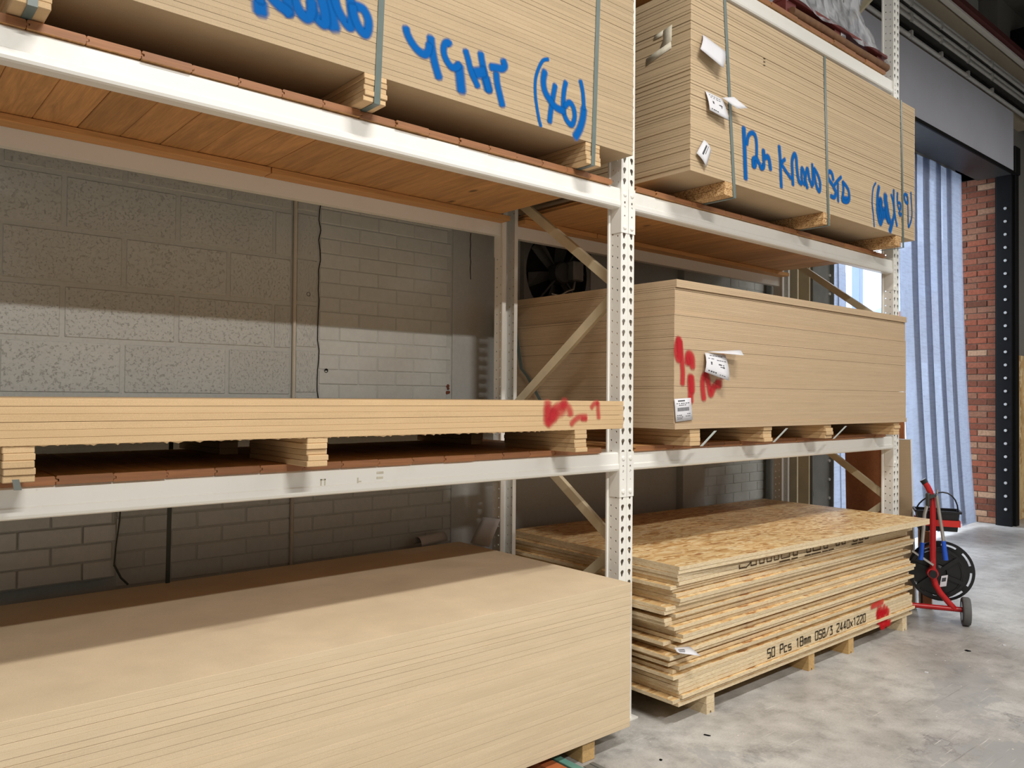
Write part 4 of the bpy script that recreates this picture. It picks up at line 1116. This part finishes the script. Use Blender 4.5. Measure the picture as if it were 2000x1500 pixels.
# cut-off dark print under the skewed top sheets
x = .70; r5 = random.Random(5)
zt = zz - .016
sl = empty('block_print', (1.3, -.208, zt - .03)); tag(sl, 'dark cut-off block print along the upper OSB edge', 'lettering')
lettering('letter', [(.008, [(.6, zt - .006), (.6, zt - .024)]), (.006, [(.6, zt - .022), (.66, zt - .024)]), (.006, [(.66, zt - .024), (.70, zt - .004)])], -.2085, MAT['stencil_brown'], sl, .2, True, .00001)
while x < 1.96:
    w = r5.choice((.05, .05, .06, .1)); a, b = zt - .002, zt - .022; st = []
    if r5.random() < .85: st += [(.006, [(x, a), (x, b)]), (.006, [(x, b), (x + w * .8, b)]), (.006, [(x + w * .8, b), (x + w * .8, a)])]
    if st: lettering('letter', st, -.2085, MAT['stencil_brown'], sl, .2, True, .00001)
    if r5.random() < .6: lettering('dash', [(.008, [(x - .02, zt - .037), (x + w * .8, zt - .037)])], -.2085, MAT['stencil_brown'], sl, .2, True, .00001)
    x += w + .018
lb = sheet_of_paper('paper_label', [[(.085 + .028 * i, -.214 - .014 * j - .004 * i * j, .366 - .004 * i - .014 * j + .006 * (j == 2) * (4 - i) * .5) for i in range(5)] for j in range(3)], MAT['paper'], None, [(.12, .5, .25, .34), (.12, .46, .42, .5), (.12, .4, .58, .64)])
tag(lb, 'curled white label sticking out of the OSB stack corner', 'label')

# ------------------------------------------------------------------ smaller things
# extractor fan on the wall
fan = empty('extractor_fan', (.66, 1.18, 2.25)); tag(fan, 'dark extractor fan mounted on the wall behind the racking', 'fan')
fc = Vector((.66, 1.15, 2.25))
m = MB(); n = 32
hole = [(fc.x + .262 * math.cos(2 * math.pi * (i + .5) / n), fc.z + .262 * math.sin(2 * math.pi * (i + .5) / n)) for i in range(n)]
ring_plate(m, [(.385, .955, 1.965, 2.535, hole)], lambda u, v: (u, 1.152, v))
m.box(.38, .39, 1.15, 1.19, 1.96, 2.54); m.box(.95, .96, 1.15, 1.19, 1.96, 2.54); m.box(.38, .96, 1.15, 1.19, 2.53, 2.54); m.box(.38, .96, 1.15, 1.19, 1.96, 1.97)
m.build('mounting_plate', MAT['steel'], fan)
MB().lathe([(.262, 0), (.262, .035), (.27, .035)], fc, (0, 1, 0), 32).build('ring', MAT['dark_metal'], fan)
MB().lathe([(0, .034), (.262, .034)], fc, (0, 1, 0), 32).build('back_shutter', MAT['black'], fan)
for k in range(6):
    a = k * math.pi / 3 + .25; bl = MB(); vs = []
    for rr, hw, tw in ((.06, .04, .012), (.15, .06, .014), (.245, .075, .012)):
        for sg in (-1, 1):
            t = a + sg * hw / rr * .6
            vs.append((fc.x + rr * math.cos(t), fc.y + .017 + sg * tw, fc.z + rr * math.sin(t)))
    bl.add(vs, [(0, 1, 3, 2), (2, 3, 5, 4)])
    o = bl.build('blade', MAT['dark_metal'], fan); md = o.modifiers.new('t', 'SOLIDIFY'); md.thickness = .002
MB().lathe([(0, -.06), (.06, -.06), (.07, -.05), (.07, .02)], fc, (0, 1, 0), 20).build('motor', MAT['dark_metal'], fan)
MB().box(fc.x + .035, fc.x + .125, fc.y - .11, fc.y - .03, fc.z - .05, fc.z + .075, .008).build('junction_box', MAT['steel'], fan)
for k in range(4):
    a = k * math.pi / 2 + .8
    MB().bar(fc + Vector((.06 * math.cos(a), -.02, .06 * math.sin(a))), fc + Vector((.275 * math.cos(a), -.01, .275 * math.sin(a))), .012, .012).build('support_arm', MAT['dark_metal'], fan)
MB().tube([fc + Vector(q) for q in ((.08, -.07, -.05), (.06, -.08, -.1), (.0, -.08, -.12), (-.05, -.07, -.15), (-.1, -.05, -.14))], .007, 8).build('flex_cord', MAT['alu'], fan)

# marks on the wall: open drill holes and a chipped red spot
for q, lab in (((-1.0, 1.195, 1.975), 'small dark hole on the block strip beside the conduit'), ((-.90, 1.192, 1.60), 'small dark chip in the painted brick near the crack')):
    o = MB().lathe([(0, .004), (.007, .004), (.009, -.001), (.0105, 0)], q, (0, 1, 0), 12).build('wall_plug', MAT['black'])
    tag(o, lab, 'wall plug')
# crack filled line between block strip and bricks
cr = MB(); pts = [(-.944 + R.uniform(-.006, .006), WY - .0062, z / 20) for z in range(27, 51)]
cr.tube(pts, .0022, 5)
tag(cr.build('wall_crack', MAT['black']), 'wavy dark crack between the blocks and the painted bricks', 'crack')
cr = MB(); pts = [(.0 + R.uniform(-.004, .004), WY - .014, 2.15 + z / 30) for z in range(0, 9)]
cr.tube(pts, .002, 5)
tag(cr.build('wall_crack', MAT['black']), 'short dark crack high on the wall beside the rear post', 'crack')
ch = MB()
for k in range(7):
    x, z = -.155 + R.uniform(-.02, .02), 1.50 + R.uniform(-.035, .045); r_ = R.uniform(.004, .011)
    ch.lathe([(0, -.0015), (r_, -.001), (r_ * 1.1, .002)], (x, WY - .006, z), (0, 1, 0), 7)
tag(ch.build('paint_chip', MAT['brick']), 'chipped spot of red brick on the grey painted wall', 'chipped spot')

# things at the back of the big stack
m = MB(); m.s = True; vs = []; fs = []
for j in range(9):
    a = math.radians(-8 + 196 * j / 8)
    for i in range(5): vs.append((-.42 + .05 * i * 1.0 + .0, 1.075 - .04 * math.cos(a) + .012 * i, LL_TOP + .002 + .042 * max(math.sin(a), -.05)))
for j in range(8):
    for i in range(4): fs.append((j * 5 + i, j * 5 + i + 1, j * 5 + i + 6, j * 5 + i + 5))
m.add(vs, fs); o = m.build('curled_card', MAT['card']); md = o.modifiers.new('t', 'SOLIDIFY'); md.thickness = .0025
tag(o, 'curled white card lying behind the big pale MDF stack', 'card')
lc = sheet_of_paper('leaning_card', quadgrid((-.058, .977, .816), (-.058, .828, .823), (-.165, .792, LL_TOP + .002), (-.165, .949, LL_TOP + .002), 4), MAT['card'], None, (), .003)
tag(lc, 'grey card leaning on the rear post behind the big pale stack', 'card')
o = MB().tube([(-1.862, 1.10, 1.2), (-1.866, 1.10, 1.05), (-1.872, 1.1, .95), (-1.885, 1.1, .84), (-1.89, 1.1, .775)], .003, 6).tube([(-1.89, 1.1, .775), (-1.865, 1.09, .72), (-1.84, 1.08, LL_TOP)], .0045, 6).build('kinked_cord', MAT['strap_dark'])
tag(o, 'thin dark kinked cord hanging in front of the low left wall', 'cord')
o = MB().bar((-1.703, 1.0, 1.345), (-1.709, 1.0, LL_TOP + .002), .018, .0015, (0, 1, 0)).build('hanging_strap', MAT['strap_dark'])
tag(o, 'flat dark green strap hanging behind the big pale stack', 'strap')
sq = [(.135, .96, 1.93), (.135, .946, 1.866), (.135, .891, 1.634), (.135, .839, 1.59), (.135, .733, 1.458), (.13, .68, 1.40)]
o = MB().add([(x, y + dy, z) for x, y, z in sq for dy in (-.013, .013)], [(2 * i, 2 * i + 1, 2 * i + 3, 2 * i + 2) for i in range(5)]).build('loose_strap', MAT['strap'])
md = o.modifiers.new('t', 'SOLIDIFY'); md.thickness = .0015
tag(o, 'loose bent pale strap against the end of the thin MDF stack', 'strap')

# boards leaning beyond the right post
def leaning_board(name, label, x0, y0, y1, h, th, lean, mats, edge=None):
    t = empty(name, (x0, (y0 + y1) / 2, 0)); tag(t, label, 'board')
    a = math.atan2(lean, h)
    mt = Matrix.Translation((x0, 0, 0)) @ Matrix.Rotation(a, 4, 'Y')
    MB().box(0, th, y0, y1, 0, h, .001).xform(mt).build('panel', mats, t)
    if edge:
        MB().box(-.002, th + .002, y0 - .004, y0, 0, h, .0005).box(-.002, th + .002, y0 - .004, y1, h, h + .004, .0005).xform(mt).build('edging', edge, t)
    return t
leaning_board('leaning_board', 'tan board with white edging leaning beyond the right post', 3.06, -.02, .125, 1.2, .018, -.08, MAT['mdf_thin'], MAT['paper'])
leaning_board('leaning_board', 'brown plywood board seen through the right end frame', 3.12, .06, .50, 1.45, .018, -.06, MAT['ply_brown'])
for k in range(3):
    leaning_board('leaning_board', ['narrow brown offcut standing behind the OSB stack corner', 'thin dark offcut standing second behind the OSB stack corner', 'pale offcut standing third behind the OSB stack corner'][k], 3.14 + .04 * k, -.1 + .03 * k, -.04 + .03 * k, .55 + .05 * k, .015, -.02, [MAT['ply_brown'], MAT['dark_goods'], MAT['mdf']][k])

# strapping trolley with reel
TA = Vector((2.87, -.34, 0)); Ta = Vector((-.451, .892, 0)); Tv = Vector((-.892, -.451, 0))
def T3(s_, z, off=0.0): return TA + Ta * s_ + Tv * off + Vector((0, 0, z))
trol = empty('strapping_trolley', TA + Ta * .2); tag(trol, 'red tube strapping trolley with a black reel beside the OSB stack', 'trolley')
MB().tube([T3(.37, .1), T3(-.05, .1)], .017, 12).build('axle_tube', MAT['red'], trol)
up_pts = [T3(-.01, .1), T3(.03, .145), T3(.075, .2), T3(.1, .245), T3(.114, .29), T3(.118, .34), T3(.118, .55), T3(.118, .76), T3(.122, .82), T3(.134, .865), T3(.15, .9), T3(.165, .925)]
MB().tube(up_pts, .019, 14).build('upright_tube', MAT['red'], trol)
MB().tube([T3(.163, .922), T3(.178, .945)], .021, 14).build('grip', MAT['black_plastic'], trol)
MB().lathe([(0, -.04), (.03, -.04), (.034, -.03), (.034, .03), (.0, .035)], T3(.12, .327, .0), Tv, 20).build('hub_clamp', MAT['red'], trol)
MB().lathe([(0, .06), (.024, .06), (.026, .03), (.026, 0)], T3(.12, .327, 0), Tv, 16).build('clamp_knob', MAT['black_plastic'], trol)
for s_, sg in ((-.075, -1), (.395, 1)):
    w = MB().lathe([(.02, -.022), (.06, -.024), (.064, -.016), (.086, -.024), (.092, -.016), (.092, .016), (.086, .024), (.064, .016), (.06, .024), (.02, .022)], T3(s_, .092), Ta, 28, True).build('wheel', MAT['rubber'], trol)
    MB().lathe([(0, -.034 if sg < 0 else .034), (.014, -.032 if sg < 0 else .032), (.016, -.02 if sg < 0 else .02)], T3(s_, .092), Ta, 14).build('hub_cap', MAT['chrome'], w)
    MB().lathe([(.0, -.0245), (.06, -.0245), (.06, .0245), (0, .0245)], T3(s_, .092), Ta, 20).build('rim', MAT['black_plastic'], w)
reel = empty('strap_reel', T3(.07, .31, -.14)); tag(reel, 'black plastic strap reel hung on the red trolley', 'reel')
def flange(c, r0, r1, slots, rr0, rr1):
    m = MB(); n = 72
    rings = [r0, rr0, rr1, r1]
    for i in range(n):
        t0, t1 = 2 * math.pi * i / n, 2 * math.pi * (i + 1) / n
        for k in range(3):
            if k == 1 and (i % (n // slots)) < (n // slots) * .66: continue
            v = []
            for t, r_ in ((t0, rings[k]), (t1, rings[k]), (t1, rings[k + 1]), (t0, rings[k + 1])):
                v.append(c + (Ta * math.cos(t) + Vector((0, 0, 1)) * math.sin(t)) * r_)
            m.add(v, [(0, 1, 2, 3)])
    return m
fl = flange(T3(.052, .312, -.17), .03, .205, 8, .173, .186).build('far_flange', MAT['black_plastic'], reel); md = fl.modifiers.new('t', 'SOLIDIFY'); md.thickness = .004
fl = flange(T3(.085, .314, -.075), .145, .172, 6, .150, .154).build('near_flange', MAT['black_plastic'], reel); md = fl.modifiers.new('t', 'SOLIDIFY'); md.thickness = .006
for k in range(6):
    t = k * math.pi / 3 + .35
    d = Ta * math.cos(t) + Vector((0, 0, math.sin(t)))
    c = T3(.085, .314, -.072)
    MB().bar(c + d * .02, c + d * .16, .026, .014, Tv).build('spoke', MAT['black_plastic'], reel)
MB().lathe([(.0, -.09), (.05, -.09), (.055, 0), (.04, .015), (.0, .015)], T3(.085, .314, -.08), Tv, 24).build('hub', MAT['black_plastic'], reel)
MB().lathe([(.06, -.085), (.145, -.085), (.145, -.005), (.06, -.005)], T3(.085, .314, -.08), Tv, 40).build('strap_coil', MAT['black_plastic'], reel)
ct = T3(.045, .27, -.055)
lbq = [ct + (Ta * -1 * u + Vector((0, 0, v)) ) for u, v in ((-.016, .03), (.022, .04), (.012, -.035), (-.028, -.045))]
o = MB().add(lbq, [(0, 1, 2, 3)]).build('reel_label', MAT['paper'], reel); md = o.modifiers.new('t', 'SOLIDIFY'); md.thickness = .001
MB().add([(lbq[0] * (1 - u) * (1 - v) + lbq[1] * u * (1 - v) + lbq[2] * u * v + lbq[3] * (1 - u) * v) + Tv * .0012 for u, v in ((.15, .2), (.8, .2), (.8, .55), (.15, .55))], [(0, 1, 2, 3)]).build('print', MAT['ink'], o)
# long-handled strap tool hung on the trolley
tool = empty('strap_tool', T3(.12, .85, .03)); tag(tool, 'strap tensioner with two blue handles hanging on the red trolley', 'tool')
MB().box(-.02, .02, -.012, .012, -.045, .045, .006).xform(Matrix.Translation(T3(.148, .815, .03))).build('jaw_body', MAT['dark_metal'], tool)
MB().bar(T3(.15, .83, .03), T3(.10, .85, .03), .02, .03, Tv).build('jaw', MAT['dark_metal'], tool)
MB().tube([T3(.152, .79, .035), T3(.17, .72, .04), T3(.176, .62, .04), T3(.185, .52, .04)], .011, 10).build('arm', MAT['alu'], tool)
MB().tube([T3(.098, .845, .035), T3(.085, .74, .04), T3(.068, .62, .04), T3(.058, .54, .04)], .011, 10).build('arm', MAT['alu'], tool)
MB().tube([T3(.184, .53, .04), T3(.194, .415, .04)], [.014, .016], 12).build('handle_grip', MAT['blue'], tool)
MB().tube([T3(.06, .55, .04), T3(.046, .425, .04)], [.014, .016], 12).build('handle_grip', MAT['blue'], tool)
MB().tube([T3(.096, .86, .03), T3(.094, .885, .03)], .006, 8).build('hook', MAT['chrome'], tool)
MB().bar(T3(.245, .47, .03), T3(.118, .385, .03), .012, .03, Tv).build('brake_lever', MAT['alu'], trol)
# tray behind the upright
tray = empty('tool_tray', T3(.08, .62, -.12)); tag(tray, 'black plastic tray with a red band on the trolley', 'tray')
def frus(s0, s1, o0, o1, z0, z1, fl):
    b = [T3(s0 + fl, z0, o0 + fl), T3(s1 - fl, z0, o0 + fl), T3(s1 - fl, z0, o1 - fl), T3(s0 + fl, z0, o1 - fl)]
    t = [T3(s0, z1, o0), T3(s1, z1, o0), T3(s1, z1, o1), T3(s0, z1, o1)]
    return MB().add(b + t, [(0, 3, 2, 1), (0, 1, 5, 4), (1, 2, 6, 5), (2, 3, 7, 6), (3, 0, 4, 7)])
o = frus(-.045, .21, -.22, -.04, .60, .728, .012).build('tray_body', MAT['black_plastic'], tray); md = o.modifiers.new('t', 'SOLIDIFY'); md.thickness = .004
MB().bar(T3(-.055, .728, -.04), T3(.22, .728, -.04), .012, .014).bar(T3(-.052, .728, -.04), T3(-.052, .728, -.22), .012, .014).bar(T3(.217, .728, -.04), T3(.217, .728, -.22), .012, .014).bar(T3(-.055, .728, -.22), T3(.22, .728, -.22), .012, .014).build('rim', MAT['black_plastic'], tray)
MB().bar(T3(-.045, .655, -.035), T3(.21, .655, -.035), .008, .042).bar(T3(-.045, .655, -.03), T3(-.045, .655, -.23), .008, .042).bar(T3(.21, .655, -.03), T3(.21, .655, -.23), .008, .042).build('band', MAT['red_band'], tray)
hp = [T3(.08 - .125 * math.cos(t), .728 + .12 * math.sin(t) + .02 * math.sin(2 * t), -.12) for t in [math.pi * i / 12 for i in range(13)]]
MB().tube(hp, .005, 8).build('handle', MAT['black_plastic'], tray)

# film-wrapped maroon pallet on the top deck
pal = empty('pallet', (2.05, .45, 3.716)); tag(pal, 'maroon wooden pallet on the top shelf under the wrapped load', 'pallet')
PX0, PX1, PY0, PY1, PZ = 1.41, 2.68, .005, .88, 3.717
for i in range(6):
    y = PY0 + i * (PY1 - PY0 - .11) / 5
    MB().box(PX0, PX1, y, y + .11, PZ + .1, PZ + .12, .002).build('deck_board', MAT['maroon'], pal)
for y in (PY0 + .02, .4, PY1 - .12):
    for x in (PX0, (PX0 + PX1) / 2 - .06, PX1 - .11):
        MB().box(x, x + .11, y, y + .09, PZ + .02, PZ + .1, .003).build('block', MAT['maroon'], pal)
    MB().box(PX0, PX1, y, y + .09, PZ, PZ + .02, .002).build('bottom_board', MAT['maroon'], pal)
rl = MB().tube([(PX0 + .03, PY0 + .005, PZ + .028), (1.8, PY0, PZ + .03), (2.2, PY0 + .003, PZ + .028), (PX1 - .02, PY0, PZ + .03)], .026, 12).build('brown_roll', MAT['brown_roll'])
tag(rl, 'brown rolled card lying along the front of the maroon pallet', 'roll')
pl = sheet_of_paper('pallet_label', quadgrid((2.055, PY0 + .016, PZ + .098), (2.12, PY0 + .016, PZ + .1), (2.12, PY0 + .0155, PZ + .045), (2.055, PY0 + .0155, PZ + .045), 1), MAT['paper'], None, [(.15 + .1 * k, .2 + .1 * k, .25, .8) for k in range(7)])
tag(pl, 'small white barcode label on the maroon pallet block', 'label')
load = empty('wrapped_load', (2.0, .45, PZ + .12)); tag(load, 'dark goods wrapped in glossy clear stretch film on the top shelf', 'wrapped load')
MB().box(1.5, 2.36, .1, .8, PZ + .122, PZ + .62, .03).build('goods_stack', MAT['dark_goods'], load)
MB().box(1.62, 2.25, .06, .6, PZ + .14, PZ + .5, .02).build('carton', MAT['steel'], load)
m = MB(); m.s = True; vs = []; fs = []; nu, nv = 64, 14
def rect_pt(t, x0, x1, y0, y1):
    per = 2 * ((x1 - x0) + (y1 - y0)); d = t * per
    if d < x1 - x0: return (x0 + d, y0)
    d -= x1 - x0
    if d < y1 - y0: return (x1, y0 + d)
    d -= y1 - y0
    if d < x1 - x0: return (x1 - d, y1)
    d -= x1 - x0
    return (x0, y1 - d)
wr = random.Random(11)
for j in range(nv + 1):
    f = j / nv
    k = min(1, f * 2.3) ** .6
    x0, x1 = PX0 + .06 * k, PX1 + .01 - .27 * k + (.06 * max(0, f - .45) / .55)
    y0, y1 = PY0 - .012 + .07 * k, PY1 + .01 - .06 * k
    for i in range(nu):
        x, y = rect_pt(i / nu, x0, x1, y0, y1)
        w_ = .012 * math.sin(i * 1.7 + j * .9) + wr.uniform(-.009, .009)
        vs.append((x + w_, y - abs(w_) * .6, PZ + .085 + .02 * math.sin(i * .9) * (1 - f) + f * .62))
for j in range(nv):
    for i in range(nu):
        fs.append((j * nu + i, j * nu + (i + 1) % nu, (j + 1) * nu + (i + 1) % nu, (j + 1) * nu + i))
fs.append(tuple(range(nv * nu, (nv + 1) * nu)))
m.add(vs, fs); m.build('stretch_film', MAT['wrap'], load)

# litter on the concrete
lit = [(.155, -.34, .03, .006, 'black', 'short black offcut on the floor by the middle post'), (2.33, -.62, .03, .02, 'black', 'small dark chip on the floor near the trolley wheel'),
       (2.62, -.72, .018, .014, 'paper', 'small white scrap on the floor near the trolley wheel'), (1.75, -.62, .02, .012, 'paper', 'small white scrap on the floor before the OSB stack'),
       (-.19, -.36, .012, .01, 'black', 'tiny dark crumb on the floor by the big pale stack'), (2.05, -1.05, .016, .012, 'paper', 'white speck on the open floor'), (3.6, -.1, .05, .012, 'paper', 'white strip of litter on the floor beyond the trolley')]
for x, y, w, d, mt, lab in lit:
    a = R.uniform(0, 3)
    o = MB().prism([(-w / 2, -d / 2), (w * .4, -d * .6), (w / 2, d * .3), (-w * .2, d * .5)], 'z', 0, .004).build('floor_litter', MAT[mt])
    o.location = (x, y, .0005); o.rotation_euler = (0, 0, a)
    tag(o, lab, 'litter', 'litter on the floor')

# ------------------------------------------------------------------ ceiling lamps
for i, (x, y, wt) in enumerate(LAMPS):
    t = empty('ceiling_light', (x, y, LAMP_Z + .1))
    tag(t, 'long batten light over the aisle, %s row, %s' % ('near' if i < 4 else 'far', ['before the left rack bay', 'before the right rack bay', 'before the loading door', 'at the left end of the hall'][i % 4]), 'ceiling light', 'batten lights over the aisle')
    MB().box(x - .8, x + .8, y - .13, y + .13, LAMP_Z + .03, LAMP_Z + .1, .006).build('housing', MAT['rack'], t)
    for sx in (-.6, .6): MB().tube([(x + sx, y, LAMP_Z + .1), (x + sx, y, 6.4)], .004, 6).build('suspension_wire', MAT['galv'], t)
    ld = bpy.data.lights.new('batten_tube', 'AREA'); ld.shape = 'RECTANGLE'; ld.size = 1.5; ld.size_y = .2
    ld.energy = wt; ld.color = (1.0, .965, .905)
    lo = bpy.data.objects.new('batten_tube', ld); lo.location = (x, y, LAMP_Z + .02)
    link(lo, None); lo.parent = t; lo.matrix_parent_inverse = world_of(t).inverted()
